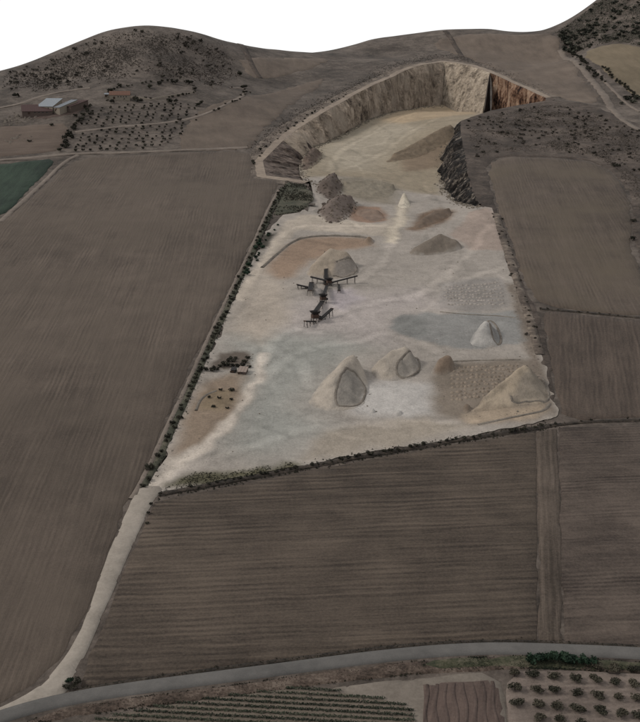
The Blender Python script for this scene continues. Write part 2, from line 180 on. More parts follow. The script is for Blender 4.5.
           'upper_tan': [(85.2, 1188.0), (116.1, 1235.9), (150.1, 1275.8), (141.1, 1212.1), (125.5, 1163.7), (87.0, 1138.4)],
           'violet': [(6.7, 730.0), (21.8, 738.1), (27.8, 715.4), (16.1, 693.5), (5.2, 703.9)],
           'west_dark': [(-63.6, 603.5), (-58.8, 627.3), (-39.9, 625.8), (-39.5, 608.9), (-55.7, 603.5)],
           'west_ring': [(-63.0, 563.2), (-59.9, 575.2), (-48.0, 576.4), (-44.7, 560.8), (-51.4, 551.6), (-60.8, 551.6)],
           'west_tan': [(-71.7, 496.3), (-69.8, 542.6), (-63.8, 587.7), (-45.3, 600.8), (-39.7, 565.5), (-48.2, 531.7), (-63.2, 506.0)],
           'white_a': [(13.5, 568.3), (29.0, 591.2), (61.1, 587.9), (59.9, 552.2), (41.4, 542.9), (16.7, 549.5)]},
 'path_hill': [(208.4, 1913.3), (216.3, 1833.5), (216.8, 1742.4)],
 'path_saddle': [(-118.7, 1698.3), (-97.8, 1593.0), (-81.7, 1546.6)],
 'pile': {'P1': [(-8.5, 560.9), (-3.8, 575.4), (2.2, 593.3), (10.3, 609.5), (18.5, 615.3), (24.6, 607.1), (28.2, 586.0), (25.5, 560.1), (16.8, 553.0),
                 (3.1, 550.6)],
          'P10': [(65.9, 962.8), (72.0, 993.9), (76.7, 1009.8), (79.8, 996.4), (80.4, 963.9), (72.7, 954.7)],
          'P11': [(74.3, 554.6), (77.5, 563.0), (80.5, 561.8), (79.8, 552.3), (76.2, 548.8)],
          'P12': [(37.1, 548.5), (40.6, 554.4), (44.6, 552.1), (42.6, 546.3), (38.5, 546.3)],
          'P13': [(32.1, 836.6), (36.5, 851.6), (41.7, 846.7), (42.7, 834.4), (36.4, 829.4)],
          'P14': [(62.7, 1165.1), (85.2, 1221.0), (110.3, 1260.2), (137.9, 1289.6), (158.8, 1311.9), (152.8, 1259.3), (127.5, 1228.7),
                  (91.5, 1185.6)],
          'P15': [(71.7, 874.7), (87.6, 927.8), (108.1, 946.0), (113.6, 927.1), (98.4, 901.5), (82.9, 875.5)],
          'P16': [(-6.0, 718.4), (-4.8, 737.6), (3.4, 737.7), (2.0, 716.6)],
          'P17': [(25.2, 551.9), (27.4, 555.4), (29.9, 551.9), (27.7, 548.5)],
          'P18': [(27.0, 930.8), (36.4, 955.0), (51.7, 950.4), (56.2, 909.5), (40.6, 891.9)],
          'P19': [(-20.8, 1099.9), (-18.8, 1164.3), (-6.5, 1205.2), (5.3, 1194.6), (0.0, 1151.0), (-11.8, 1098.3)],
          'P2': [(27.8, 601.8), (31.8, 615.6), (39.8, 624.4), (49.4, 627.5), (56.0, 621.9), (58.4, 608.0), (53.8, 594.4), (43.4, 588.9),
                 (32.2, 588.7)],
          'P20': [(15.6, 1014.1), (30.5, 1058.8), (50.7, 1081.5), (71.5, 1071.4), (71.1, 1021.5), (58.4, 993.4), (26.8, 986.8)],
          'P3': [(61.4, 597.2), (64.8, 609.5), (71.0, 619.3), (77.2, 618.0), (78.3, 606.9), (72.1, 597.3)],
          'P4': [(88.2, 641.4), (94.2, 660.0), (101.3, 671.3), (109.8, 669.6), (109.6, 639.9), (98.8, 635.5)],
          'P5': [(76.5, 551.1), (84.1, 560.6), (96.2, 574.1), (106.0, 590.8), (115.6, 601.5), (122.8, 597.4), (125.5, 579.1), (122.9, 560.6),
                 (108.9, 559.4), (92.1, 553.4)],
          'P6': [(62.4, 811.1), (73.8, 832.6), (91.3, 847.6), (104.7, 842.6), (110.3, 825.5), (98.4, 813.6), (78.2, 804.4)],
          'P7': [(-11.9, 761.7), (-6.5, 785.1), (2.9, 800.7), (13.3, 803.2), (24.1, 796.7), (29.1, 770.7), (20.9, 756.1), (4.2, 753.7)],
          'P8': [(-5.4, 993.9), (0.0, 1050.1), (9.7, 1077.4), (20.1, 1065.0), (22.8, 1009.7), (15.8, 971.7), (3.5, 965.4)],
          'P9': [(-4.2, 921.0), (3.5, 953.0), (17.7, 975.8), (33.6, 976.9), (30.7, 940.2), (17.7, 884.7), (4.8, 884.2)]},
 'plateau': [(164.5, 1294.5), (202.1, 1340.3), (243.6, 1375.3), (278.5, 1398.6), (314.8, 1395.0), (339.4, 1343.1), (359.5, 1262.8), (403.1, 1188.4),
             (252.0, 716.0), (233.3, 794.1), (245.5, 857.2), (269.5, 954.5), (278.3, 1037.6), (270.3, 1091.6), (239.2, 1112.0), (179.7, 1114.4),
             (162.6, 1084.8), (153.5, 988.4), (146.8, 870.7), (140.9, 765.4), (141.0, 707.2), (136.8, 641.3), (125.3, 548.8), (122.4, 552.3),
             (125.4, 605.5), (128.9, 664.7), (133.1, 735.3), (137.2, 809.1), (145.4, 920.7), (134.8, 941.8), (136.8, 1004.7), (143.5, 1096.2),
             (151.5, 1195.9)],
 'plateau_scrub': [(166.6, 1283.4), (213.0, 1333.9), (267.5, 1372.6), (308.2, 1364.3), (335.0, 1300.4), (352.4, 1236.3), (289.4, 954.6),
                   (264.3, 909.7), (276.3, 987.3), (281.1, 1060.3), (274.1, 1107.8), (243.5, 1133.3), (181.7, 1127.4), (155.4, 1096.6),
                   (152.9, 1139.5)],
 'plot_dug': [(35.3, 343.4), (42.0, 344.5), (62.5, 345.5), (62.6, 334.9), (61.3, 314.0), (32.4, 314.0)],
 'plot_orchard': [(65.6, 349.7), (85.3, 350.7), (113.2, 348.6), (140.5, 345.6), (130.8, 307.5), (61.2, 307.5), (62.8, 325.3)],
 'plot_pale': [(1.7, 341.9), (37.0, 347.0), (63.9, 350.2), (62.8, 325.3), (61.1, 306.6), (-6.3, 301.1), (-91.0, 301.2)],
 'plot_vines': [(-86.0, 321.6), (-70.5, 327.2), (-51.1, 332.9), (-27.6, 337.8), (-10.4, 340.8), (0.0, 340.8), (20.6, 335.9), (31.2, 331.5),
                (32.0, 324.4), (31.8, 313.9), (-92.5, 307.5)],
 'ridge': {'corner': [(81.0, 537.4), (93.1, 543.0), (107.1, 548.8), (118.4, 553.4), (122.6, 561.8)],
           'padblue': [(77.4, 694.8), (96.1, 689.7), (115.1, 688.0), (124.1, 684.6)],
           'padtop': [(74.2, 616.6), (93.0, 618.8), (116.4, 619.5)],
           'pan': [(-41.5, 778.4), (-33.2, 804.9), (-22.9, 835.4), (-10.9, 850.2), (11.7, 853.3), (31.1, 851.4), (38.7, 846.6)],
           'ring': [(-65.2, 552.7), (-64.4, 565.6), (-60.7, 572.8), (-56.7, 576.4)]},
 'road': [(-139.8, 306.0), (-123.9, 315.9), (-107.4, 327.3), (-88.0, 335.4), (-62.5, 341.3), (-35.2, 346.5), (-7.1, 352.0), (14.4, 356.3),
          (36.3, 359.9), (51.0, 361.4), (65.7, 362.2), (87.4, 361.3), (116.1, 359.4), (137.2, 357.3), (171.5, 352.8)],
 'road_dark': [(-84.7, 339.4), (-63.1, 345.2), (-35.5, 350.7), (-7.2, 356.6), (21.9, 362.1), (44.1, 365.0), (66.3, 366.1), (88.2, 365.0),
               (117.0, 363.0), (145.7, 361.2)],
 'rows_a': [(85.0, 743.0), (125.0, 753.0), (121.0, 705.5), (82.4, 705.5)],
 'rows_b': [(75.9, 611.0), (115.4, 613.9), (99.0, 581.7), (79.8, 560.6), (69.0, 569.0)],
 'rows_dir': {'farm': [(-319.9, 1156.1), (-270.8, 1167.3)],
              'left': [(-121.2, 482.4), (-129.3, 987.6)],
              'mid': [(-54.5, 390.8), (79.5, 400.5)],
              'rmid': [(147.6, 554.6), (168.5, 664.1)],
              'rup': [(163.0, 735.3), (184.1, 1022.1)],
              'strip': [(85.6, 390.8), (108.0, 521.2)],
              'vine': [(-40.7, 331.9), (20.1, 327.2)]},
 'shed_red': [(-43.5, 599.5), (-48.7, 600.8)],
 'spoil_farm': [(-342.2, 1209.7), (-339.5, 1224.3), (-328.2, 1231.5), (-318.0, 1234.6), (-319.9, 1156.1), (-314.8, 1156.3)],
 'sweep': [[(-75.5, 475.1), (-56.2, 514.0), (-42.1, 553.9), (-34.6, 614.4), (-21.7, 665.7), (-1.2, 659.6)],
           [(-70.2, 484.1), (-43.0, 509.0), (-15.2, 529.6), (7.7, 537.2), (51.4, 538.5), (77.6, 543.0)],
           [(-35.9, 583.9), (-12.0, 639.3), (24.1, 644.7), (40.1, 660.7), (71.3, 633.8)],
           [(-12.4, 665.8), (33.0, 711.8), (74.4, 731.3), (129.1, 780.1)],
           [(-58.4, 682.3), (-52.9, 733.4), (-42.1, 791.5), (-27.2, 878.1), (16.0, 879.3), (52.2, 882.6)],
           [(17.0, 734.1), (47.3, 792.7), (55.5, 844.6), (70.7, 950.4)],
           [(0.0, 1068.3), (25.4, 1130.0), (58.7, 1190.1), (90.8, 1271.7), (151.5, 1421.2)], [(59.7, 716.1), (101.2, 786.6), (136.8, 884.2)],
           [(9.9, 1102.9), (16.0, 1189.1), (59.2, 1327.1), (136.7, 1540.8)], [(-32.9, 639.1), (-11.6, 614.6), (-5.5, 584.1)]],
 'track_corner': [(-240.9, 1111.1), (-251.2, 1085.2), (-253.1, 1021.6), (-255.8, 948.3), (-258.9, 889.5)],
 'track_farm': [(-258.3, 1183.0), (-223.5, 1195.5), (-183.5, 1213.4), (-154.5, 1241.6), (-130.5, 1278.1), (-102.0, 1356.3), (-91.6, 1420.4),
                (-97.5, 1454.5), (-113.4, 1427.9)],
 'track_house': [(-221.7, 1306.0), (-196.1, 1303.6), (-170.9, 1333.7), (-150.2, 1360.0)],
 'track_right': [(366.2, 1743.6), (362.3, 1619.6), (361.6, 1509.5), (355.5, 1416.6), (347.6, 1332.8), (348.2, 1262.6), (360.4, 1187.4)],
 'track_right_upper': [(378.4, 1333.0), (371.5, 1390.3), (374.2, 1478.9), (378.8, 1550.2)],
 'track_rim': [(-16.6, 1024.5), (-32.5, 1030.4), (-57.7, 1034.6), (-63.1, 1080.8), (-62.2, 1120.8), (-45.7, 1191.2), (-19.5, 1287.7), (31.9, 1444.1),
               (91.5, 1599.7), (140.6, 1686.6), (183.0, 1740.4), (209.7, 1733.4), (236.8, 1686.1), (255.9, 1616.8), (277.0, 1532.8),
               (288.8, 1433.0)],
 'track_top': [(-368.4, 1080.5), (-312.6, 1089.4), (-276.8, 1103.0), (-244.8, 1115.7), (-190.4, 1119.1), (-132.1, 1135.4), (-74.1, 1151.6)],
 'verge_green': [(35.9, 355.0), (54.1, 357.2), (76.0, 358.3), (100.8, 356.1), (142.8, 352.5), (141.0, 347.2), (113.5, 349.7), (85.3, 350.7),
                 (64.1, 351.8), (37.2, 349.1)],
 'verge_low': [(-116.9, 314.1), (-94.0, 327.2), (-87.0, 330.5), (-61.9, 336.8), (-34.8, 341.8), (-7.1, 347.5), (35.9, 355.5), (65.0, 357.7),
               (86.6, 356.9), (114.9, 355.0), (142.9, 353.0), (140.6, 346.1), (113.3, 349.2), (99.3, 349.7), (71.2, 351.3), (38.9, 348.6),
               (3.5, 342.9), (-30.9, 336.3), (-61.0, 331.0), (-86.9, 325.8), (-105.1, 318.5)],
 'yard_wall': [(-243.7, 1286.6), (-246.6, 1330.3), (-218.3, 1360.8), (-160.9, 1404.2), (-151.4, 1383.7), (-149.7, 1355.7), (-185.8, 1313.0),
               (-217.7, 1295.1)]}

# ---- the lie of the land: hillside G(x, y) and quarry floor F(x, y), in metres ----
def tps_fit(P):
    P = np.array(P, float); n = len(P)
    X = P[:, :2] / 500.0
    r2 = ((X[:, None] - X[None]) ** 2).sum(-1)
    K = 0.5 * r2 * np.log(r2 + 1e-12) + np.eye(n) * 0.002
    A = np.zeros((n + 3, n + 3)); A[:n, :n] = K
    A[:n, n] = 1; A[:n, n + 1:] = X; A[n, :n] = 1; A[n + 1:, :n] = X.T
    w = np.linalg.solve(A, np.concatenate([P[:, 2], np.zeros(3)]))
    return X, w
def tps_eval(m, x, y):
    X, w = m; n = len(X)
    x = np.asarray(x, float) / 500.0; y = np.asarray(y, float) / 500.0
    out = w[n] + w[n + 1] * x + w[n + 2] * y
    for i in range(n):
        r2 = (x - X[i, 0]) ** 2 + (y - X[i, 1]) ** 2
        out = out + w[i] * 0.5 * r2 * np.log(r2 + 1e-12)
    return out
def vnoise(x, y, s, seed=0):
    x = np.asarray(x, float) / s + seed * 17.31; y = np.asarray(y, float) / s + seed * 9.77
    xi = np.floor(x); yi = np.floor(y); fx = x - xi; fy = y - yi
    fx = fx * fx * fx * (fx * (fx * 6 - 15) + 10); fy = fy * fy * fy * (fy * (fy * 6 - 15) + 10)
    def h(a, b):
        v = np.sin(a * 127.1 + b * 311.7 + seed * 74.7) * 43758.5453
        return v - np.floor(v)
    a = h(xi, yi) * (1 - fx) + h(xi + 1, yi) * fx
    b = h(xi, yi + 1) * (1 - fx) + h(xi + 1, yi + 1) * fx
    return (a * (1 - fy) + b * fy) * 2 - 1
def ramp(y): return 0.165 * (np.asarray(y, float) - 325.0)
GM = tps_fit(GPTS)
def G(x, y):
    r = tps_eval(GM, x, y)
    hill = np.clip((np.asarray(y, float) - 1250) / 250, 0, 1)
    r = r + hill * (vnoise(x, y, 90, 3) * 2.2 + vnoise(x, y, 38, 5) * 0.9)
    return ramp(y) + r + vnoise(x, y, 150, 1) * 0.7
DM = tps_fit(DPTS)
def F(x, y):
    d = tps_eval(DM, x, y)
    d = np.where(d > 0, d, 0.0)
    bump = vnoise(x, y, 45, 7) * 0.5 * np.clip(d / 5, 0, 1)
    return G(x, y) - d + bump
def in_poly(x, y, P):
    x = np.asarray(x); y = np.asarray(y); P = np.asarray(P, float); ins = np.zeros(x.shape, bool)
    n = len(P); j = n - 1
    for i in range(n):
        xi, yi = P[i]; xj, yj = P[j]
        if yi != yj:
            c = ((yi > y) != (yj > y)) & (x < (xj - xi) * (y - yi) / (yj - yi) + xi); ins ^= c
        j = i
    return ins
def seg_dist(x, y, P, closed=True):
    P = np.asarray(P, float); d = np.full(np.shape(x), 1e9); n = len(P)
    for i in range(n if closed else n - 1):
        a = P[i]; b = P[(i + 1) % n]; ab = b - a; L = (ab ** 2).sum() + 1e-9
        t = np.clip(((x - a[0]) * ab[0] + (y - a[1]) * ab[1]) / L, 0, 1)
        d = np.minimum(d, np.hypot(x - a[0] - t * ab[0], y - a[1] - t * ab[1]))
    return d
def densify(P, step, closed=True, smooth=0):
    P = [np.array(p, float) for p in P]
    for _ in range(smooth):           # corner cutting
        Q = []
        n = len(P)
        if not closed: Q.append(P[0])
        for i in range(n if closed else n - 1):
            a, b = P[i], P[(i + 1) % n]; Q += [a * .75 + b * .25, a * .25 + b * .75]
        if not closed: Q.append(P[-1])
        P = Q
    out = []; n = len(P)
    for i in range(n if closed else n - 1):
        a, b = P[i], P[(i + 1) % n]; k = max(1, int(np.hypot(*(b - a)) / step))
        for q in range(k): out.append(a + (b - a) * q / k)
    if not closed: out.append(P[-1])
    return np.array(out)
def heap_h(poly, Hm, ridge, seed, gam=1.0):
    # a tipped heap: falls evenly from its crest line to its toe
    P = densify(poly, 2, True, 1); Rg = np.array(ridge, float)
    if len(Rg) == 1: Rg = np.concatenate([Rg, Rg + [[0.2, 0.2, 0]]])
    def h(x, y):
        x = np.asarray(x, float); y = np.asarray(y, float)
        ins = in_poly(x, y, P); do = np.where(ins, seg_dist(x, y, P), 0)
        dr = np.full(x.shape, 1e9); k = np.zeros(x.shape)
        for a, b in zip(Rg[:-1], Rg[1:]):
            ab = b[:2] - a[:2]; L = (ab ** 2).sum() + 1e-9
            u = np.clip(((x - a[0]) * ab[0] + (y - a[1]) * ab[1]) / L, 0, 1)
            d = np.hypot(x - a[0] - u * ab[0], y - a[1] - u * ab[1]); c = d < dr
            dr = np.where(c, d, dr); k = np.where(c, a[2] + (b[2] - a[2]) * u, k)
        dr = np.maximum(dr * (1 + 0.22 * vnoise(x, y, 9, seed)) - 0.8, 0)
        q = do / (do + dr + 1e-6); q = 0.45 * q + 0.55 * q * q * (3 - 2 * q)
        v = Hm * k * q
        return v + np.clip(do, 0, 1) * (0.5 * vnoise(x, y, 4.2, seed + 1) + 0.22 * vnoise(x, y, 1.5, seed + 2)) * min(1, Hm / 6)
    return h

R = random.Random(7)
NR = np.random.default_rng(7)
def g1(x, y): return float(G(x, y))
def f1(x, y): return float(F(x, y))

# ------------------------------------------------------------------ helpers
def lin(c):
    return tuple(((v / 255) / 12.92 if v / 255 < 0.04045 else ((v / 255 + 0.055) / 1.055) ** 2.4) for v in c)
LIGHT = 1.62
def C(r, g, b):
    m = 0.3 * r + 0.55 * g + 0.15 * b; k = 0.95
    return tuple(v / LIGHT for v in lin((m + (r - m) * k, m + (g - m) * k, m + (b - m) * k))) + (1.0,)

def tag(o, label, cat, group=None):
    o['label'] = label; o['category'] = cat
    if group: o['group'] = group
    return o
def mesh_obj(name, verts, faces, mat=None, parent=None, smooth=False, loc=None):
    me = bpy.data.meshes.new(name)
    me.from_pydata([tuple(v) for v in verts], [], [tuple(int(i) for i in q) for q in faces]); me.update()
    if mat: me.materials.append(mat)
    if smooth: me.polygons.foreach_set('use_smooth', [True] * len(me.polygons))
    o = bpy.data.objects.new(name, me); COL.objects.link(o)
    if parent: o.parent = parent
    if loc: o.location = loc
    return o
def structure(o): o['kind'] = 'structure'; return o
def stuff(o): o['kind'] = 'stuff'; return o
def empty(name, loc, rz=0):
    o = bpy.data.objects.new(name, None); COL.objects.link(o); o.location = loc; o.rotation_euler = (0, 0, rz)
    o.empty_display_size = 1; return o
def signed(x, y, P): return np.where(in_poly(x, y, P), 1, -1) * seg_dist(x, y, P)
def set_tint(me, cols):
    at = me.color_attributes.new('tint', 'FLOAT_COLOR', 'POINT')
    c = np.ones((len(me.vertices), 4), np.float32); c[:, :3] = cols[:, :3]
    at.data.foreach_set('color', c.ravel())
def sheet(name, poly, step, zfun, off, mat, rag=0.0, smooth=1, tint=None, seed=0, edge=None, tuck=True, ragmask=None):
    B = densify(poly, step if edge is None else edge, True, smooth)
    if rag:
        rg = rag if ragmask is None else rag * ragmask(B[:, 0], B[:, 1])[:, None]
        B = B + np.stack([vnoise(B[:, 0], B[:, 1], 7, seed + 11), vnoise(B[:, 0], B[:, 1], 7, seed + 12)], 1) * rg \
              + np.stack([vnoise(B[:, 0], B[:, 1], 30, seed + 13), vnoise(B[:, 0], B[:, 1], 30, seed + 14)], 1) * rg
    x0, y0 = B.min(0); x1, y1 = B.max(0)
    gx, gy = np.meshgrid(np.arange(x0, x1, step), np.arange(y0, y1, step * 0.87))
    gx = gx + (np.arange(gx.shape[0]) % 2)[:, None] * step * 0.5
    gx = gx.ravel() + NR.uniform(-.18, .18, gx.size) * step; gy = gy.ravel() + NR.uniform(-.18, .18, gy.size) * step
    k = in_poly(gx, gy, B); gx, gy = gx[k], gy[k]
    k = seg_dist(gx, gy, B) > max(0.45 * step, 1.3 if tuck else 0); gx, gy = gx[k], gy[k]
    if tuck:
        T = np.roll(B, -1, 0) - np.roll(B, 1, 0); T /= np.linalg.norm(T, axis=1)[:, None] + 1e-9
        area = np.sum(B[:, 0] * np.roll(B[:, 1], -1) - B[:, 1] * np.roll(B[:, 0], -1))
        I = B + np.stack([-T[:, 1], T[:, 0]], 1) * 0.7 * (1 if area > 0 else -1)
        k = in_poly(I[:, 0], I[:, 1], B) & (seg_dist(I[:, 0], I[:, 1], B) > 0.45)
        gx = np.concatenate([gx, I[k, 0]]); gy = np.concatenate([gy, I[k, 1]])
    pts = [Vector((float(a), float(b))) for a, b in B] + [Vector((float(a), float(b))) for a, b in zip(gx, gy)]
    v, e, f, *_ = delaunay_2d_cdt(pts, [], [list(range(len(B)))], 1, 1e-4)
    xy = np.array([(p.x, p.y) for p in v])
    z = zfun(xy[:, 0], xy[:, 1]) + off
    if tuck: z = np.where(seg_dist(xy[:, 0], xy[:, 1], B) < 0.05, z - off - 0.45, z)
    o = mesh_obj(name, np.column_stack([xy, z]), f, mat, smooth=True)
    if tint is not None: set_tint(o.data, tint(xy[:, 0], xy[:, 1]))
    return o
def strip(name, line, width, zfun, off, mat, step=6, across=4, smooth=2, crown=0.0, rag=0.0, side=0.0, profile=None):
    P = densify(line, step, False, smooth)
    T = np.gradient(P, axis=0); T /= np.linalg.norm(T, axis=1)[:, None] + 1e-9
    N = np.stack([-T[:, 1], T[:, 0]], 1)
    V = []; n = len(P)
    for j in range(across + 1):
        u = j / across * 2 - 1
        if across >= 4 and j in (1, across - 1): u = math.copysign(max(abs(u), 1 - 0.8 / width), u)
        w = width * 0.5 * u + side
        e = rag * vnoise(P[:, 0], P[:, 1], 5, 20 + j) if j in (0, across) else 0
        Q = P + N * (w + e)[:, None] if np.ndim(w + e) else P + N * (w + e)
        z = zfun(Q[:, 0], Q[:, 1]) + off + crown * (1 - u * u)
        if j in (0, across): z = z - off - 0.4
        if profile: z = z + profile(u) * (1 + 0.35 * vnoise(P[:, 0], P[:, 1], 4, 31))
        V.append(np.column_stack([Q, z]))
    V = np.concatenate(V); F_ = []
    for j in range(across):
        for i in range(n - 1): F_.append((j * n + i, j * n + i + 1, (j + 1) * n + i + 1, (j + 1) * n + i))
    return mesh_obj(name, V, F_, mat, smooth=True)

# ------------------------------------------------------------------ materials
class NT:
    def __init__(self, name, rough=0.95):
        self.m = bpy.data.materials.new(name); self.m.use_nodes = True
        t = self.m.node_tree; self.n = t.nodes; self.l = t.links
        self.b = self.n['Principled BSDF']; self.b.inputs['Roughness'].default_value = rough
        self.b.inputs['Specular IOR Level'].default_value = 0.15
        self.pos = self.n.new('ShaderNodeNewGeometry').outputs['Position']
    def link(self, a, b): self.l.new(a, b)
    def rot(self, ang, scale):
        r = self.n.new('ShaderNodeVectorRotate'); r.rotation_type = 'Z_AXIS'; r.inputs['Angle'].default_value = -ang
        self.link(self.pos, r.inputs['Vector'])
        m = self.n.new('ShaderNodeVectorMath'); m.operation = 'MULTIPLY'; m.inputs[1].default_value = scale
        self.link(r.outputs[0], m.inputs[0]); return m.outputs[0]
    def scaled(self, s, src=None):
        m = self.n.new('ShaderNodeVectorMath'); m.operation = 'MULTIPLY'; m.inputs[1].default_value = s
        self.link(src or self.pos, m.inputs[0]); return m.outputs[0]
    def noise(self, vec, scale=1.0, detail=4, rough=0.55, dist=0.0):
        n = self.n.new('ShaderNodeTexNoise'); n.inputs['Scale'].default_value = scale; n.inputs['Detail'].default_value = detail
        n.inputs['Roughness'].default_value = rough; n.inputs['Distortion'].default_value = dist
        self.link(vec, n.inputs['Vector']); return n.outputs['Fac']
    def math(self, op, a, b=None, c=None):
        m = self.n.new('ShaderNodeMath'); m.operation = op
        for i, v in enumerate((a, b, c)):
            if v is None: continue
            if isinstance(v, (int, float)): m.inputs[i].default_value = v
            else: self.link(v, m.inputs[i])
        return m.outputs[0]
    def ramp(self, fac, stops):
        r = self.n.new('ShaderNodeValToRGB'); e = r.color_ramp.elements
        while len(e) < len(stops): e.new(0.5)
        for k, (p, c) in zip(e, stops): k.position = p; k.color = c
        self.link(fac, r.inputs[0]); return r.outputs[0]
    def mix(self, fac, a, b, mode='MIX'):
        m = self.n.new('ShaderNodeMix'); m.data_type = 'RGBA'; m.blend_type = mode
        if isinstance(fac, (int, float)): m.inputs[0].default_value = fac
        else: self.link(fac, m.inputs[0])
        for i, v in ((6, a), (7, b)):
            if isinstance(v, tuple): m.inputs[i].default_value = v
            else: self.link(v, m.inputs[i])
        return m.outputs[2]
    def gain(self, col, fac, lo, hi):
        k = self.math('MULTIPLY_ADD', fac, hi - lo, lo)
        h = self.n.new('ShaderNodeHueSaturation'); self.link(k, h.inputs['Value']); self.link(col, h.inputs['Color']); return h.outputs[0]
    def tint(self):
        a = self.n.new('ShaderNodeVertexColor'); a.layer_name = 'tint'; return a.outputs['Color']
    def done(self, col, bump=None, dist=0.3, strength=0.6):
        if isinstance(col, tuple): self.b.inputs['Base Color'].default_value = col
        else: self.link(col, self.b.inputs['Base Color'])
        if bump is not None:
            b = self.n.new('ShaderNodeBump'); b.inputs['Distance'].default_value = dist; b.inputs['Strength'].default_value = strength
            self.link(bump, b.inputs['Height']); self.link(b.outputs[0], self.b.inputs['Normal'])
        return self.m

def field_mat(name, dark, light, line, furrow=2.6, streak=9.0, warm=None, mott=0.7, wav=0.0, period=2.6, lines=0.22):
    WM = (0.985, 0.935, 0.885); dark = tuple(a * b for a, b in zip(dark, WM)) + (1,); light = tuple(a * b for a, b in zip(light, WM)) + (1,)
    return field_mat_(name, dark, light, line, furrow, streak, warm, mott, wav, period, lines)
def field_mat_(name, dark, light, line, furrow=2.6, streak=9.0, warm=None, mott=0.7, wav=0.0, period=3.0, lines=0.5):
    (xa, ya), (xb, yb) = line; ang = math.atan2(yb - ya, xb - xa)
    t = NT(name)
    big = t.noise(t.pos, 1 / 110, 3); mid = t.noise(t.pos, 1 / 22, 4, 0.6); fine = t.noise(t.pos, 1 / 1.1, 3, 0.8)
    s1 = t.noise(t.rot(ang, (1 / 130, 1 / streak, 0)), 1.0, 4, 0.7, wav + 0.25)
    s2 = t.noise(t.rot(ang, (1 / 30, 1 / furrow, 0)), 1.0, 3, 0.7, wav + 0.2)
    v = t.math('MULTIPLY', big, 0.9)
    v = t.math('MULTIPLY_ADD', mid, mott, v); v = t.math('MULTIPLY_ADD', s1, 0.75, v)
    v = t.math('MULTIPLY_ADD', s2, 0.65, v); v = t.math('MULTIPLY_ADD', fine, 0.85, v)
    wv = t.n.new('ShaderNodeTexWave'); wv.bands_direction = 'Y'; wv.inputs['Scale'].default_value = 1.0; wv.inputs['Distortion'].default_value = 5.0; wv.inputs['Detail'].default_value = 3; wv.inputs['Detail Scale'].default_value = 0.8
    t.link(t.rot(ang, (0.04, 0.314 / period, 0)), wv.inputs['Vector'])          # one ridge per furrow slice
    gate = t.math('MULTIPLY_ADD', t.noise(t.rot(ang, (1 / 90, 1 / 14, 0)), 1.0, 3, 0.6), 5.0, -2.0)
    v = t.math('MULTIPLY_ADD', t.math('MULTIPLY', t.math('SUBTRACT', wv.outputs['Fac'], 0.5), gate), lines, v)
    v = t.math('MULTIPLY_ADD', v, 4.4 / (3.15 + mott), -1.7)
    col = t.ramp(v, [(0.12, dark), (0.88, light)])
    if warm: col = t.mix(t.math('MULTIPLY_ADD', t.noise(t.pos, 1 / 60, 3), 2.4, -0.9), col, warm)
    return t.done(col, t.math('ADD', s2, t.math('MULTIPLY', fine, 0.5)), 0.5, 0.6)

DK, LT = C(68, 60, 54), C(91, 82, 74)
ROW = LAYOUT['rows_dir']
M = {}
M['field_left'] = field_mat('ploughed_soil_left', C(66, 59, 54), C(96, 87, 80), ROW['left'], 1.7, 6, C(86, 76, 67), 0.8, 0, 2.6, 0.28)
M['field_mid'] = field_mat('ploughed_soil_middle', C(50, 44, 40), C(92, 83, 75), ROW['mid'], 1.5, 3.6, None, 0.7, 0, 3.4, 0.30)
M['field_rlow'] = field_mat('rough_soil', C(50, 44, 41), C(96, 87, 81), ROW['mid'], 5, 16, None, 1.0)
M['field_strip'] = field_mat('pale_strip_soil', C(56, 50, 45), C(97, 88, 81), ROW['strip'], 1.5, 3)
M['field_rup'] = field_mat('ploughed_soil_right', C(64, 57, 52), C(94, 85, 78), ROW['rup'], 2.4, 7, C(88, 78, 66), 0.6)
M['field_rmid'] = field_mat('ploughed_soil_right_lower', C(60, 53, 49), C(94, 84, 77), ROW['rmid'], 2.4, 6, None, 0.4, 0.4)
M['field_farm'] = field_mat('farm_soil', C(80, 70, 64), C(104, 93, 85), ROW['farm'], 6, 14, lines=0.0)
M['field_slope'] = field_mat('slope_soil', C(76, 68, 62), C(104, 94, 86), LAYOUT['path_saddle'][:2], 10, 26, None, 0.7, lines=0.0)
M['field_crest'] = field_mat('crest_soil', C(80, 72, 66), C(110, 100, 92), LAYOUT['path_hill'][:2], 10, 30, None, 0.5, lines=0.0)
M['field_tan'] = field_mat('tan_stubble', C(92, 84, 70), C(118, 108, 92), LAYOUT['track_right_upper'][:2], 8, 22, None, 0.5, lines=0.0)
M['green'] = field_mat('green_crop', C(22, 36, 30), C(52, 70, 58), LAYOUT['rows_dir']['left'], 4, 12, None, 0.3, lines=0.0)
M['vine_soil'] = field_mat('vine_soil', C(84, 78, 70), C(112, 104, 96), ROW['vine'], 2.4, 6)
M['dug'] = field_mat('dug_soil', C(70, 60, 57), C(98, 85, 80), [(0, 0), (0.25, 1)], 3, 8, None, 0.6)
M['dug_ridge'] = field_mat('dug_ridge_soil', C(56, 48, 46), C(94, 82, 78), [(0, 0), (0.25, 1)], 3, 8, None, 1.2)
M['orchard_soil'] = field_mat('orchard_soil', C(90, 82, 78), C(130, 120, 114), ROW['mid'], 6, 14, None, 0.8)

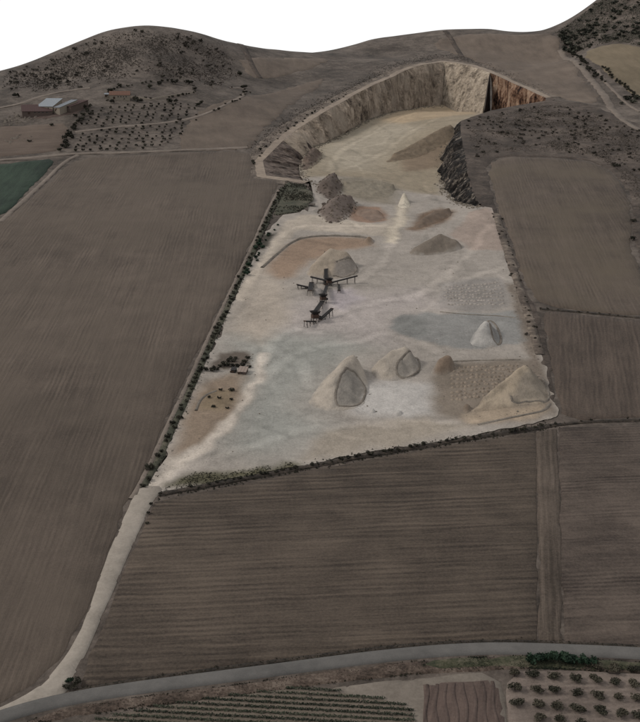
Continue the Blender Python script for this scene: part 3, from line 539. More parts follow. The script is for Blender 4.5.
def ground_mat(name, stops, s=(45, 9, 1.6), bump=0.8, w=(0.9, 0.8, 0.6)):
    t = NT(name)
    a = t.noise(t.pos, 1 / s[0], 5, 0.6); b = t.noise(t.pos, 1 / s[1], 5, 0.65); c = t.noise(t.pos, 1 / s[2], 3, 0.7)
    v = t.math('MULTIPLY', a, w[0]); v = t.math('MULTIPLY_ADD', b, w[1], v); v = t.math('MULTIPLY_ADD', c, w[2], v)
    sw = sum(w); v = t.math('MULTIPLY_ADD', v, 3.2 / sw, 0.5 - 1.6)
    return t.done(t.ramp(v, stops), t.math('ADD', b, t.math('MULTIPLY', c, 0.5)), bump, 0.7)
M['hill'] = ground_mat('scrub_hillside', [(0.08, C(44, 39, 35)), (0.45, C(76, 68, 62)), (0.9, C(108, 98, 90))], (60, 14, 3.0), 1.5)
M['plateau'] = ground_mat('scrub_plateau', [(0.1, C(42, 36, 32)), (0.5, C(70, 61, 55)), (0.92, C(98, 87, 79))], (40, 9, 2.2), 1.2)
M['weed'] = ground_mat('weedy_ground', [(0.1, C(44, 46, 38)), (0.5, C(66, 66, 54)), (0.9, C(92, 86, 74))], (25, 7, 1.6), 0.6)
M['verge'] = ground_mat('verge_earth', [(0.15, C(46, 38, 32)), (0.5, C(78, 66, 58)), (0.9, C(110, 98, 88))], (14, 4, 1.0), 0.4)
M['verge_green'] = ground_mat('verge_grass', [(0.15, C(36, 40, 28)), (0.5, C(62, 62, 46)), (0.9, C(92, 86, 72))], (12, 3, 0.8), 0.4)
M['pale'] = ground_mat('pale_earth', [(0.1, C(92, 84, 76)), (0.9, C(122, 113, 104))], (25, 5, 1.0), 0.2)
M['ditch'] = ground_mat('ditch_earth', [(0.15, C(30, 27, 24)), (0.6, C(58, 51, 45)), (0.95, C(84, 75, 66))], (12, 3, 0.8), 0.3)
M['dirt'] = ground_mat('dirt_road_gravel', [(0.1, C(122, 114, 105)), (0.9, C(152, 143, 133))], (30, 6, 1.2), 0.15)
M['track'] = ground_mat('track_gravel', [(0.1, C(112, 100, 90)), (0.9, C(150, 136, 122))], (30, 6, 1.4), 0.3)
M['track_dim'] = ground_mat('farm_track_earth', [(0.1, C(92, 83, 76)), (0.9, C(120, 109, 100))], (30, 6, 1.4), 0.3)
M['apron'] = ground_mat('rim_scrub', [(0.1, C(64, 56, 50)), (0.5, C(92, 82, 74)), (0.9, C(130, 118, 106))], (20, 5, 1.6), 0.8)
M['asphalt'] = ground_mat('asphalt', [(0.1, C(80, 78, 76)), (0.9, C(102, 99, 96))], (40, 6, 0.5), 0.02)
M['berm'] = ground_mat('berm_gravel', [(0.1, C(78, 72, 66)), (0.9, C(132, 123, 113))], (10, 3, 0.8), 0.3)

def tint_mat(name, s=(30, 6, 1.1), amt=(0.55, 1.42), bump=0.4):
    t = NT(name)
    a = t.noise(t.pos, 1 / s[0], 5, 0.62, 0.8); b = t.noise(t.pos, 1 / s[1], 5, 0.7, 0.5); c = t.noise(t.pos, 1 / s[2], 3, 0.8)
    w = t.noise(t.scaled((1 / 5, 1 / 26, 0)), 1.0, 4, 0.65, 3.0)          # scraped, driven-over dust
    v = t.math('MULTIPLY_ADD', b, 0.45, t.math('MULTIPLY', a, 0.45)); v = t.math('MULTIPLY_ADD', c, 0.55, v); v = t.math('MULTIPLY_ADD', w, 0.16, v)
    v = t.math('MULTIPLY_ADD', v, 1.8, -0.95)
    return t.done(t.gain(t.tint(), v, *amt), t.math('ADD', b, c), bump, 0.7)
M['floor'] = tint_mat('quarry_floor_dust')
M['heap'] = tint_mat('heap_gravel', (12, 3, 0.9), (0.66, 1.32), 0.6)

def rock_mat(name, stops, streak=(3.0, 40.0), patch=None, bump=2.0):
    t = NT(name)
    a = t.noise(t.scaled((1 / streak[0], 1 / streak[0], 1 / streak[1])), 1.0, 5, 0.7, 0.4)
    b = t.noise(t.scaled((1 / 14, 1 / 14, 1 / 60)), 1.0, 4, 0.6)
    c = t.noise(t.pos, 1 / 2.5, 4, 0.7)
    v = t.math('MULTIPLY_ADD', b, 0.8, t.math('MULTIPLY', a, 1.0)); v = t.math('MULTIPLY_ADD', c, 0.5, v)
    v = t.math('MULTIPLY_ADD', v, 1.7, -1.45)
    col = t.ramp(v, stops)
    if patch: col = t.mix(t.math('MULTIPLY_ADD', t.noise(t.pos, 1 / 45, 3), 5.0, -2.4), col, patch)
    return t.done(col, t.math('ADD', a, c), bump, 0.8)
M['rock_left'] = rock_mat('rock_left_wall', [(0.1, C(60, 51, 44)), (0.45, C(122, 108, 94)), (0.9, C(168, 152, 135))], (6, 60), C(144, 131, 117))
M['rock_low'] = rock_mat('rock_low_wall', [(0.15, C(44, 36, 32)), (0.5, C(88, 76, 69)), (0.9, C(126, 112, 102))], (8, 30))
M['rock_head'] = rock_mat('rock_head_wall', [(0.15, C(88, 78, 68)), (0.5, C(146, 132, 116)), (0.85, C(178, 164, 146))], (4, 90))
M['rock_red'] = rock_mat('rock_red_wall', [(0.22, C(32, 19, 14)), (0.44, C(98, 70, 53)), (0.64, C(138, 110, 90)), (0.9, C(158, 136, 116))], (5, 140))
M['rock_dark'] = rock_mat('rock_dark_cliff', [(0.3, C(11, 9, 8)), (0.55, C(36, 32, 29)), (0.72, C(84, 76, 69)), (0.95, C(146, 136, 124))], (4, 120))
M['rock_black'] = rock_mat('rock_shaded_corner', [(0.3, C(10, 6, 5)), (0.9, C(60, 38, 28))], (3, 30))  # near black: shadow in the wall corner, painted as rock colour

def leaf_mat(name, a, b):
    t = NT(name, 0.8)
    oi = t.n.new('ShaderNodeObjectInfo').outputs['Random']
    n = t.noise(t.pos, 1 / 1.3, 2)
    f = t.math('MULTIPLY_ADD', oi, 0.6, t.math('MULTIPLY_ADD', n, 0.8, -0.25))
    return t.done(t.ramp(f, [(0.1, a), (0.9, b)]))
M['leaf'] = leaf_mat('dark_shrub_leaf', C(34, 33, 26), C(64, 61, 50))
M['leaf_far'] = leaf_mat('far_shrub_leaf', C(46, 42, 36), C(78, 72, 63))
M['leaf_hill'] = leaf_mat('hill_shrub_leaf', C(34, 37, 30), C(78, 77, 66))
M['leaf_green'] = leaf_mat('green_bush_leaf', C(20, 38, 26), C(42, 62, 44))
M['leaf_orchard'] = leaf_mat('orchard_leaf', C(42, 42, 32), C(78, 72, 60))
M['tuft'] = leaf_mat('dry_tuft', C(56, 50, 45), C(90, 82, 74)); M['tuft_green'] = leaf_mat('grey_green_tuft', C(52, 52, 46), C(92, 88, 78))
M['leaf_vine'] = leaf_mat('vine_leaf', C(36, 42, 32), C(64, 68, 54))
M['bark'] = ground_mat('bark', [(0.1, C(38, 32, 28)), (0.9, C(72, 62, 54))], (1, .4, .1), 0.05)

def paint(name, c, rough=0.7, var=0.25):
    t = NT(name, rough); n = t.noise(t.pos, 1 / 2.0, 4, 0.7)
    return t.done(t.gain(t.mix(0.0, c, c), n, 1 - var, 1 + var), n, 0.02)
M['steel'] = paint('dark_steel', C(44, 41, 40), 0.6); M['belt'] = paint('rubber_belt', C(30, 28, 28), 0.8); M['rust'] = paint('rusty_plate', C(70, 54, 46), 0.8)
M['roof_blue'] = paint('pale_sheet_roof', C(128, 134, 140), 0.6, 0.12); M['roof_red'] = paint('dark_red_roof', C(70, 50, 48), 0.8, 0.3)
M['roof_grey'] = paint('grey_sheet_roof', C(112, 116, 122), 0.6, 0.2); M['roof_tile'] = paint('orange_tile_roof', C(106, 78, 66), 0.8, 0.25)
M['wall'] = paint('plaster_wall', C(128, 118, 106), 0.85, 0.15); M['wall_dark'] = paint('dark_plaster', C(84, 72, 66), 0.85, 0.2)
M['glass'] = paint('dark_glass', C(30, 32, 36), 0.2, 0.1); M['wood'] = paint('dark_wood', C(58, 44, 36), 0.8)
M['stone'] = paint('dry_stone', C(112, 103, 92), 0.9, 0.35)
M['roof_pink'] = paint('pink_sheet_roof', C(134, 120, 111), 0.8, 0.15)

# ------------------------------------------------------------------ quarry outlines
L_ = LAYOUT
rimL = [(a, b) for a, b, c, d in L_['LEFT']]; baseL = [(c, d) for a, b, c, d in L_['LEFT']]
rimH = [(a, b) for a, b, c, d in L_['HEAD']]; baseH = [(c, d) for a, b, c, d in L_['HEAD']]
rimR = [(a, b) for a, b, c, d in L_['RED']]; baseR = [(c, d) for a, b, c, d in L_['RED']]
rimE = [(a, b) for a, b, c, d in L_['RIGHT']]; baseE = [(c, d) for a, b, c, d in L_['RIGHT']]
PL = L_['plateau']
rimN = [rimR[-1], PL[3], PL[2], PL[1], rimE[0]]
baseN = [baseR[-1]] + [(x - 4, y + 14) for x, y in rimN[1:-1]] + [baseE[0]]
floor_poly = L_['floor_low_left'][:-1] + baseL + baseH[1:] + baseR[0:] + baseN[1:] + baseE[1:] + L_['floor_low_right'][1:]
rim_poly = rimL + rimH[1:] + rimR[1:] + rimN[1:] + rimE[1:] + [L_['floor_low_right'][2], L_['floor_low_left'][-3]]

# ------------------------------------------------------------------ hillside: one sheet past the crest and far beyond
def terrain():
    xs = np.concatenate([np.arange(-3600, -760, 60), np.arange(-760, 840, 6.0), np.arange(840, 3700, 60)])
    ys = np.concatenate([np.arange(-900, 200, 50), np.arange(200, 1960, 6.0), np.arange(1960, 4200, 60)])
    gx, gy = np.meshgrid(xs, ys); nx = len(xs)
    z = G(gx, gy)
    far = np.clip((np.hypot(gx, gy) - 2150) / 1200, 0, 1); far = far * far * (3 - 2 * far)
    z = z * (1 - far) + 60 * far
    z = z - 0.25
    inr = in_poly(gx, gy, rim_poly); inf = in_poly(gx, gy, floor_poly) | inr
    idx = np.arange(gx.size).reshape(gx.shape)
    quad = lambda m: np.stack([m[:-1, :-1], m[:-1, 1:], m[1:, 1:], m[1:, :-1]], -1)
    q = quad(idx).reshape(-1, 4); drop = quad(inr).any(-1) | quad(inf).all(-1)
    q = q[~drop.ravel()]
    me = bpy.data.meshes.new('hillside')
    me.vertices.add(gx.size); me.vertices.foreach_set('co', np.column_stack([gx.ravel(), gy.ravel(), z.ravel()]).astype(np.float32).ravel())
    me.loops.add(q.size); me.loops.foreach_set('vertex_index', q.ravel().astype(np.int32))
    me.polygons.add(len(q)); me.polygons.foreach_set('loop_start', np.arange(0, q.size, 4, dtype=np.int32))
    me.polygons.foreach_set('use_smooth', np.ones(len(q), bool)); me.update(calc_edges=True); me.validate()
    me.materials.append(M['hill']); o = bpy.data.objects.new('hillside', me); COL.objects.link(o); return structure(o)
terrain()

# ------------------------------------------------------------------ fields and plots
def field(name, key, step, mat, off=0.12, rag=1.0, seed=0, smooth=1, z=G):
    return structure(sheet(name, L_[key], step, z, off, mat, rag, smooth, None, seed, edge=min(step, 4)))
field('plowed_field', 'field_left', 9, M['field_left'], 0.14, 1.2, 1)
field('crop_field', 'field_green', 9, M['green'], 0.3, 1.0, 2)
field('plowed_field', 'field_middle', 7, M['field_mid'], 0.14, 0.5, 3, 0)
field('plowed_field', 'field_right_low', 7, M['field_rlow'], 0.13, 0.8, 4, 0)
field('field_margin', 'field_strip', 4, M['field_strip'], 0.17, 0.45, 5, 0)
field('scrub_ground', 'plateau', 8, M['plateau'], 0.10, 1.5, 6)
field('plowed_field', 'field_right_up', 8, M['field_rup'], 0.26, 1.2, 7)
field('plowed_field', 'field_right_mid', 8, M['field_rmid'], 0.24, 1.0, 8)
field('plowed_field', 'field_farm', 10, M['field_farm'], 0.14, 1.5, 9)
field('plowed_field', 'field_slope', 10, M['field_slope'], 0.13, 3.0, 10)
field('plowed_field', 'field_crest', 10, M['field_crest'], 0.13, 3.0, 11)
field('plowed_field', 'field_saddle', 10, M['field_crest'], 0.13, 3.0, 12)
field('stubble_field', 'field_tan', 10, M['field_tan'], 0.13, 2.0, 13)
field('weedy_ground', 'field_weed', 5, M['weed'], 0.16, 1.5, 14)
field('bare_earth', 'plot_pale', 5, M['pale'], 0.12, 0.6, 15)
field('verge', 'verge_low', 4, M['verge'], 0.2, 0.6, 16)
field('verge', 'verge_green', 4, M['verge_green'], 0.26, 0.6, 17)
field('vine_plot', 'plot_vines', 5, M['vine_soil'], 0.2, 0.3, 18)
dug_plot = field('dug_plot', 'plot_dug', 4, M['dug'], 0.2, 0.4, 19, 0)
field('orchard_ground', 'plot_orchard', 5, M['orchard_soil'], 0.17, 0.4, 20)
field('dirt_road', 'dirt_road', 4, M['dirt'], 0.36, 0.35, 21)
structure(strip('asphalt_road', L_['road'], 6.4, G, 0.44, M['asphalt'], 6, 6, 2, 0.08))
structure(strip('ditch', L_['road_dark'], 2.6, G, 0.2, M['ditch'], 4, 4, 2, 0, 0.9))
for k, w, mt, nm in (('track_top', 7, 'track_dim', 'farm_track'), ('track_corner', 5, 'track_dim', 'farm_track'), ('track_farm', 5, 'track_dim', 'farm_track'), ('track_house', 5, 'track_dim', 'farm_track'),
                     ('track_right', 9, 'track_dim', 'farm_track'), ('hedge_track', 3.2, 'track_dim', 'footpath'), ('farm_track', 6, 'track_dim', 'farm_track'), ('track_right_upper', 5, 'track_dim', 'farm_track')):
    structure(strip(nm, L_[k], w, G, 0.34, M[mt], 5, 4, 2, 0, w * 0.22))
for k, w in (('path_saddle', 9), ('path_hill', 8), ('field_edge_right', 3)):
    structure(strip('field_boundary', L_[k], w, G, 0.32, M['ditch'] if w < 5 else M['plateau'], 5, 4, 2, 0, w * 0.25))

# ------------------------------------------------------------------ quarry floor
TINT = [('upper', (138, 126, 108), 10), ('upper_pale', (150, 140, 124), 25), ('head_tan', (160, 141, 116), 10), ('upper_tan', (120, 104, 87), 8), ('bench', (122, 113, 100), 10), ('rust_a', (132, 107, 91), 4), ('rust_b', (110, 90, 74), 5),  # bench: shade of the bench slope, painted as a darker floor tint
        ('pink', (146, 131, 121), 3), ('pan', (136, 115, 98), 6), ('rows_a', (131, 125, 120), 4), ('grey_mid', (136, 135, 129), 22), ('pale_mid', (160, 151, 146), 20), ('pad_blue', (128, 126, 123), 2.5), ('pad_blue_dark', (117, 116, 113), 4),
        ('pad_tan', (119, 108, 97), 5), ('pad_pale', (150, 134, 116), 4), ('white_a', (168, 163, 158), 6), ('violet', (158, 149, 150), 5), ('west_tan', (126, 110, 95), 6), ('west_ring', (124, 108, 88), 3), ('west_dark', (86, 77, 69), 2.5),
        ('south_pale', (144, 134, 122), 6), ('haul', (168, 158, 147), 3), ('haul_up', (164, 153, 140), 2.5), ('ramp', (172, 161, 145), 3), ('left_pale', (158, 147, 135), 10), ('hedge_green', (84, 80, 62), 3), ('left_dark', (66, 62, 54), 3), ('right_scrub', (108, 97, 87), 3)]
def floor_tint(x, y):
    base = np.array(C(145, 137, 129)[:3]); c = np.tile(base, (len(x), 1))
    wx = x + vnoise(x, y, 14, 41) * 2 + vnoise(x, y, 5, 42) * 1.2; wy = y + vnoise(x, y, 14, 43) * 3 + vnoise(x, y, 5, 44) * 1.5
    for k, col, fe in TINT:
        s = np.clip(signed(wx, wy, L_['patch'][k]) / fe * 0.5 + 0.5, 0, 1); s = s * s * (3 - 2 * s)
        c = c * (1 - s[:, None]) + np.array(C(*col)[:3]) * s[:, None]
    for ln in L_['sweep']:                     # haul lanes, packed pale by lorries
        d = seg_dist(wx, wy, densify(ln, 6, False, 2), False); c = c * (1 + 0.17 * np.clip(1.25 - d / 3.4, 0, 1) - 0.10 * np.clip(1 - np.abs(d - 5.5) / 2.2, 0, 1))[:, None]
    # wheel-worn lanes: paler compacted dust and darker damp ruts that wander over the floor
    rr = random.Random(5); lo = (x.min(), y.min()); hi = (x.max(), y.max())
    for q in range(64):
        cx = rr.uniform(-60, 90); cy = rr.uniform(470, 1000) if q < 34 else rr.uniform(1000, 1450); rad = rr.uniform(25, 130); a0 = rr.uniform(0, 6.28); da = rr.uniform(.5, 1.6)
        ln = [(cx + rad * math.cos(a0 + da * k / 9), cy + rad * 1.7 * math.sin(a0 + da * k / 9)) for k in range(10)]
        d = seg_dist(wx, wy, ln, False); w = rr.uniform(1.4, 5.0); s = np.clip(1 - d / w, 0, 1) ** 1.5
        c = c * (1 + s * rr.choice((-.22, -.15, .13, .2)))[:, None]
    big = vnoise(x, y, 60, 51) * .5 + vnoise(x, y, 22, 52) * .35 + vnoise(x, y, 9, 53) * .3
    return c * (1 + 0.10 * big)[:, None]
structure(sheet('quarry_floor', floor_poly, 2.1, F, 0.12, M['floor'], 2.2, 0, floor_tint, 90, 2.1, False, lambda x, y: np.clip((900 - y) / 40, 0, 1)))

# ------------------------------------------------------------------ quarry walls
def cliff(name, rim, base, mat, flute=2.0, lam=9.0, step=1.8, rows=24, seed=0, power=1.0, lump=1.0):
    A = np.array(rim, float); B = np.array(base, float)
    L = np.concatenate([[0], np.cumsum(np.hypot(*np.diff(A, axis=0).T))]); n = max(4, int(L[-1] / step))
    s = np.linspace(0, L[-1], n)
    a = np.stack([np.interp(s, L, A[:, i]) for i in (0, 1)], 1); b = np.stack([np.interp(s, L, B[:, i]) for i in (0, 1)], 1)
    za = G(a[:, 0], a[:, 1]) + 0.1; zb = F(b[:, 0], b[:, 1]) - 1.5
    T = np.gradient(a, axis=0); T /= np.linalg.norm(T, axis=1)[:, None] + 1e-9; N = np.stack([T[:, 1], -T[:, 0]], 1)
    V = []
    for j in range(rows + 1):
        t = j / rows; tt = t ** power
        e = min(1, t * 5) * min(1, (1 - t) * 6 + 0.25)
        st = np.floor(vnoise(s + t * 3, s * 0 + t * 9 * lump, lam * 0.55, seed + 3) * 3.5) / 3.5
        fl = (vnoise(s + t * 2, s * 0 + t * 1.2, lam, seed) + 0.45 * st + 0.55 * np.abs(vnoise(s + t * 1, s * 0 + t * 2, lam * 0.4, seed + 1)) + 0.35 * lump * vnoise(s, s * 0 + t * 12, lam * 0.3, seed + 2)) * flute * e
        p = a * (1 - tt) + b * tt + N * fl[:, None]
        V.append(np.column_stack([p, za * (1 - t) + zb * t]))
    V = np.concatenate(V); F_ = [(j * n + i, j * n + i + 1, (j + 1) * n + i + 1, (j + 1) * n + i) for j in range(rows) for i in range(n - 1)]
    return structure(mesh_obj(name, V, F_, mat))
cliff('quarry_wall', rimL[:6], baseL[:6], M['rock_low'], 4.5, 13, seed=2, power=0.8)
cliff('quarry_wall', rimL[4:], baseL[4:], M['rock_left'], 4.5, 13, seed=3, power=0.8)
cliff('quarry_wall', rimH, baseH, M['rock_head'], 2.6, 10, seed=5, power=0.9)
cliff('quarry_wall', rimR, baseR, M['rock_red'], 4.2, 10, seed=8)
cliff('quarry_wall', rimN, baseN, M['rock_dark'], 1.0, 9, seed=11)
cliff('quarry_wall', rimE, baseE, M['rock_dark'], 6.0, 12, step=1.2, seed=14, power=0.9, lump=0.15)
# the return face between the battered head wall and the upright red wall
A0, B0, B1 = np.array(rimH[-1]), np.array(baseH[-1]), np.array(baseR[0])
V = []
for j in range(11):
    t = j / 10; z = (g1(*A0) + 0.1) * (1 - t) + (f1(*B0) - 1.5) * t
    for i in range(7):
        u = i / 6; q = A0 * (1 - t) + (B0 * (1 - u) + B1 * u) * t; V.append((q[0] + 0.8 * math.sin(j * 2.1 + i * 1.7) * t * (u * (1 - u) * 4), q[1], z))
structure(mesh_obj('quarry_wall', V, [(j * 7 + i, j * 7 + i + 1, (j + 1) * 7 + i + 1, (j + 1) * 7 + i) for j in range(10) for i in range(6)], M['rock_black']))
# rim apron: the gravel track round the lip, and the scrubby lip above the right-hand cliff
def apron(name, rim, width, mat, off, inner=0.0):
    P = densify(rim, 4, False, 0); T = np.gradient(P, axis=0); T /= np.linalg.norm(T, axis=1)[:, None] + 1e-9
    N = np.stack([-T[:, 1], T[:, 0]], 1)
    for _ in range(6): N[1:-1] = (N[:-2] + N[1:-1] * 2 + N[2:]) / 4; 
    N /= np.linalg.norm(N, axis=1)[:, None]
    V = []; k = 5; n = len(P)
    for j in range(k):
        w = inner + (width - inner) * j / (k - 1) + (vnoise(P[:, 0], P[:, 1], 9, 60) * 1.2 if j == k - 1 else 0)
        Q = P + N * np.reshape(w * np.ones(n), (n, 1)); V.append(np.column_stack([Q, G(Q[:, 0], Q[:, 1]) + off]))
    return structure(mesh_obj(name, np.concatenate(V), [(j * n + i, (j + 1) * n + i, (j + 1) * n + i + 1, j * n + i + 1) for j in range(k - 1) for i in range(n - 1)], mat, smooth=True))
apron('rim_verge', rimL + rimH[1:] + rimR[1:], 22, M['apron'], 0.12)
apron('rim_track', rimL + rimH[1:] + rimR[1:], 8.5, M['track'], 0.2, 0.05)
apron('rim_verge', rimN[0:] + rimE[1:], 10, M['plateau'], 0.16)
# rock under the whole quarry, so that no joint between floor, wall and rim opens on to nothing
def bedrock():
    xs = np.arange(-260, 460, 8.0); ys = np.arange(330, 1850, 8.0); gx, gy = np.meshgrid(xs, ys)
    FP = np.array(floor_poly)
    near = in_poly(gx, gy, floor_poly) | in_poly(gx, gy, rim_poly) | (seg_dist(gx, gy, FP) < 60)
    z = np.minimum(F(gx, gy), G(gx, gy)) - 2.2
    idx = np.arange(gx.size).reshape(gx.shape); quad = lambda m: np.stack([m[:-1, :-1], m[:-1, 1:], m[1:, 1:], m[1:, :-1]], -1)
    q = quad(idx)[quad(near).all(-1)]
    structure(mesh_obj('bedrock', np.column_stack([gx.ravel(), gy.ravel(), z.ravel()]), q, M['apron'], smooth=True))
bedrock()

# ------------------------------------------------------------------ heaps
ORDW = ['first', 'second', 'third', 'fourth', 'fifth', 'sixth', 'seventh', 'eighth', 'ninth', 'tenth', 'eleventh', 'twelfth', 'thirteenth', 'fourteenth', 'fifteenth', 'sixteenth', 'seventeenth', 'eighteenth', 'nineteenth', 'twentieth',
        'twenty-first', 'twenty-second', 'twenty-third', 'twenty-fourth', 'twenty-fifth', 'twenty-sixth', 'twenty-seventh', 'twenty-eighth', 'twenty-ninth', 'thirtieth', 'thirty-first', 'thirty-second', 'thirty-third', 'thirty-fourth']
def ordinal(n):
    T = ['', '', 'twenty', 'thirty', 'forty', 'fifty', 'sixty', 'seventy', 'eighty', 'ninety']
    if n < 20: return ORDW[n - 1]
    p = ''
    if n >= 100:
        if n == 100: return 'hundredth'
        p = 'hundred and '; n -= 100
        if n < 20: return p + ORDW[n - 1]
    if n % 10 == 0: return p + T[n // 10][:-1] + 'ieth'
    return p + T[n // 10] + '-' + ORDW[n % 10 - 1]
def local(o, root):
    o.parent = root; o.matrix_parent_inverse = root.matrix_world.inverted() if False else Matrix.Translation(-Vector(root.location))
HF = {}
def pile(key, name, label, cat, Hm, slope, col, shade_col=None, step=0.9, seed=0, berm_h=0.3, berm_w=1.7, toe=4.0):
    poly = L_['pile'][key]; Hm, rg = L_['crest'][key]; h = heap_h(poly, Hm, rg, 3); HF[key] = h
    zf = lambda x, y: F(x, y) + h(x, y)
    bp = L_['berm'].get(key)
    c1 = np.array(C(*col)[:3]); c2 = np.array(C(*(shade_col or col))[:3])
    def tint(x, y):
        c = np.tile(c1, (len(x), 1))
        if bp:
            s = np.clip((signed(x, y, bp) + vnoise(x, y, 3, seed + 5)) / 4 + 0.5, 0, 1)[:, None]; c = c * (1 - s) + c2 * s  # grey face: the heap's shaded side, painted into its tint
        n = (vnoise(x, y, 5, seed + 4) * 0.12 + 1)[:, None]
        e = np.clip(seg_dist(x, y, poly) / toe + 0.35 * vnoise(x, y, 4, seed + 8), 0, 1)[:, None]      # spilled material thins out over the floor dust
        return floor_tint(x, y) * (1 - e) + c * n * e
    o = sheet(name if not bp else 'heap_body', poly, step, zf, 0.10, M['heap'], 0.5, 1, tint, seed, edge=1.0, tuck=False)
    # tuck the toe below the floor
    co = np.empty(len(o.data.vertices) * 3, np.float32); o.data.vertices.foreach_get('co', co); co = co.reshape(-1, 3)
    e = seg_dist(co[:, 0], co[:, 1], densify(poly, 2, True, 1)) < 1.0
    co[e, 2] -= 0.35; o.data.vertices.foreach_set('co', co.ravel()); o.data.update()
    if bp:
        cx = float(np.mean([q[0] for q in poly])); cy = float(np.mean([q[1] for q in poly]))
        r = empty(name, (cx, cy, f1(cx, cy))); local(o, r)
        b = strip('berm', bp, berm_w, zf, 0.12, M['berm'], 1.0, 6, 2, 0, 1.0, 0, lambda u: berm_h * (1 - abs(u)))  # dark raised strip along the edge of the grey face
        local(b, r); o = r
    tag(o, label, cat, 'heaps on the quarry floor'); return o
pile('P1', 'gravel_heap', 'largest gravel heap, pale left flank, grey face ringed by a dark strip', 'gravel heap', 9, 0.62, (160, 150, 138), (125, 119, 112), seed=3)
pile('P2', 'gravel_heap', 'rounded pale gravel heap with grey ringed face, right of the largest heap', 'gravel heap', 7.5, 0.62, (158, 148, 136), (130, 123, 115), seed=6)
pile('P3', 'earth_heap', 'small brown earth heap with a dark hollow, at the corner of the tan pad', 'earth heap', 5.5, 0.8, (116, 100, 86), seed=9)
pile('P4', 'gravel_heap', 'whitish gravel heap standing on the blue grey pad', 'gravel heap', 7, 0.75, (160, 156, 151), (120, 116, 113), seed=12, berm_w=2.0)
pile('P5', 'gravel_heap', 'long tan heap with a bright crest in the lower right quarry corner', 'gravel heap', 9, 0.6, (160, 145, 126), (128, 118, 106), seed=15)
pile('P6', 'earth_heap', 'grey brown heap at upper right, below the dark cliff', 'earth heap', 9, 0.6, (112, 102, 92), seed=18)
pile('P7', 'gravel_heap', 'grey gravel heap with pale left edge just behind the conveyors', 'gravel heap', 9, 0.55, (150, 137, 122), (124, 116, 109), seed=21, berm_h=0.3)
pile('P8', 'rubble_heap', 'dark rubble heap at the foot of the left wall, upper of two', 'rubble heap', 9, 0.7, (94, 83, 76), seed=24)
pile('P9', 'rubble_heap', 'wide dark rubble heap below the weedy ground, lower of two', 'rubble heap', 8, 0.6, (106, 94, 87), seed=27)
pile('P10', 'gravel_heap', 'white conical gravel heap in the middle of the upper quarry', 'gravel heap', 9, 1.15, (184, 174, 158), seed=30, toe=1.0)
pile('P11', 'earth_heap', 'tiny dark brown earth heap left of the long tan heap', 'earth heap', 2.8, 0.9, (104, 86, 72), seed=33)
pile('P12', 'gravel_heap', 'small white gravel heap near the bottom hedgerow', 'gravel heap', 2.2, 0.7, (180, 175, 170), seed=36)
pile('P17', 'gravel_heap', 'tiny white gravel heap beside the largest heap', 'gravel heap', 1.4, 0.7, (174, 169, 164), seed=37)
pile('P13', 'earth_heap', 'small brown earth heap at the right end of the pan ridge', 'earth heap', 4, 0.7, (112, 95, 80), seed=39)
pile('P14', 'earth_bank', 'long dark earth bank slanting across the upper quarry floor', 'earth bank', 9, 0.5, (112, 98, 82), seed=42)
pile('P15', 'earth_bank', 'reddish brown broken earth bank left of the dark cliff foot', 'earth bank', 4, 0.35, (106, 91, 79), seed=45)
pile('P16', 'gravel_heap', 'low grey gravel heap between the conveyors', 'gravel heap', 2.5, 0.5, (136, 130, 126), seed=48)
pile('P19', 'rubble_heap', 'brown rock spill at the foot of the low left wall', 'rubble heap', 8, .5, (98, 84, 75), seed=54)
pile('P20', 'earth_bank', 'low grey bench bank left of the white conical heap', 'earth bank', 4, .4, (128, 119, 105), seed=57)
pile('P18', 'earth_bank', 'low rusty earth bank below the white conical heap', 'earth bank', 3, 0.3, (124, 106, 94), seed=51)
RL = {'pan': ('low brown earth ridge curving round the tan pan', 3.2, 1.5), 'corner': ('thin gravel ridge along the lower right quarry corner', 2.4, 0.8), 'ring': ('short dark earth ridge curving round the bushes at lower left', 2.2, 0.9),
      'padtop': ('straight thin ridge along the top of the tan pad', 2.0, 0.7), 'padblue': ('thin ridge along the top of the blue grey pad', 1.8, 0.5)}
for k, (lb, w, h_) in RL.items():
    tag(strip('earth_ridge', L_['ridge'][k], w, F, 0.1, M['berm'], 1.2, 6, 2, 0, 0.8, 0, lambda u, h_=h_: .7 * h_ * (1 - abs(u))), lb, 'earth ridge', 'earth ridges on the quarry floor')
# rows of small tipped loads
def small_heaps(name, quad, nu, nv, r, h, col, label, keep=None):
    a, b, c, d = [np.array(q) for q in quad]; V = []; Fc = []; cols = []
    for j in range(nv):
        for i in range(nu):
            u = (i + 0.5 + R.uniform(-.3, .3)) / nu; v = (j + 0.5 + R.uniform(-.2, .2)) / nv
            p = (a * (1 - u) + b * u) * (1 - v) + (d * (1 - u) + c * u) * v
            if keep and not keep(p): continue
            z = f1(*p); k0 = len(V); rr = r * R.uniform(.8, 1.2); hh = h * R.uniform(.7, 1.2)
            V.append((p[0] + R.uniform(-.3, .3), p[1], z + hh))
            for ring, (q, zz) in enumerate(((.5, .55), (1.0, -.1))):
                for s in range(8):
                    an = s * math.pi / 4 + R.uniform(-.2, .2); w = rr * q * R.uniform(.85, 1.15); V.append((p[0] + w * math.cos(an), p[1] + w * math.sin(an), z + hh * zz))
            for s in range(8):
                Fc.append((k0, k0 + 1 + s, k0 + 1 + (s + 1) % 8)); Fc.append((k0 + 1 + s, k0 + 9 + s, k0 + 9 + (s + 1) % 8, k0 + 1 + (s + 1) % 8))
            cols += [np.array(C(*col)[:3]) * R.uniform(.85, 1.12)] * 17
    o = stuff(mesh_obj(name, V, Fc, M['heap'], smooth=True)); set_tint(o.data, np.array(cols)); tag(o, label, 'gravel heaps'); return o
small_heaps('tipped_loads', L_['rows_a'], 17, 7, 1.5, 1.0, (146, 138, 131), 'rows of small tipped gravel loads above the blue grey pad')
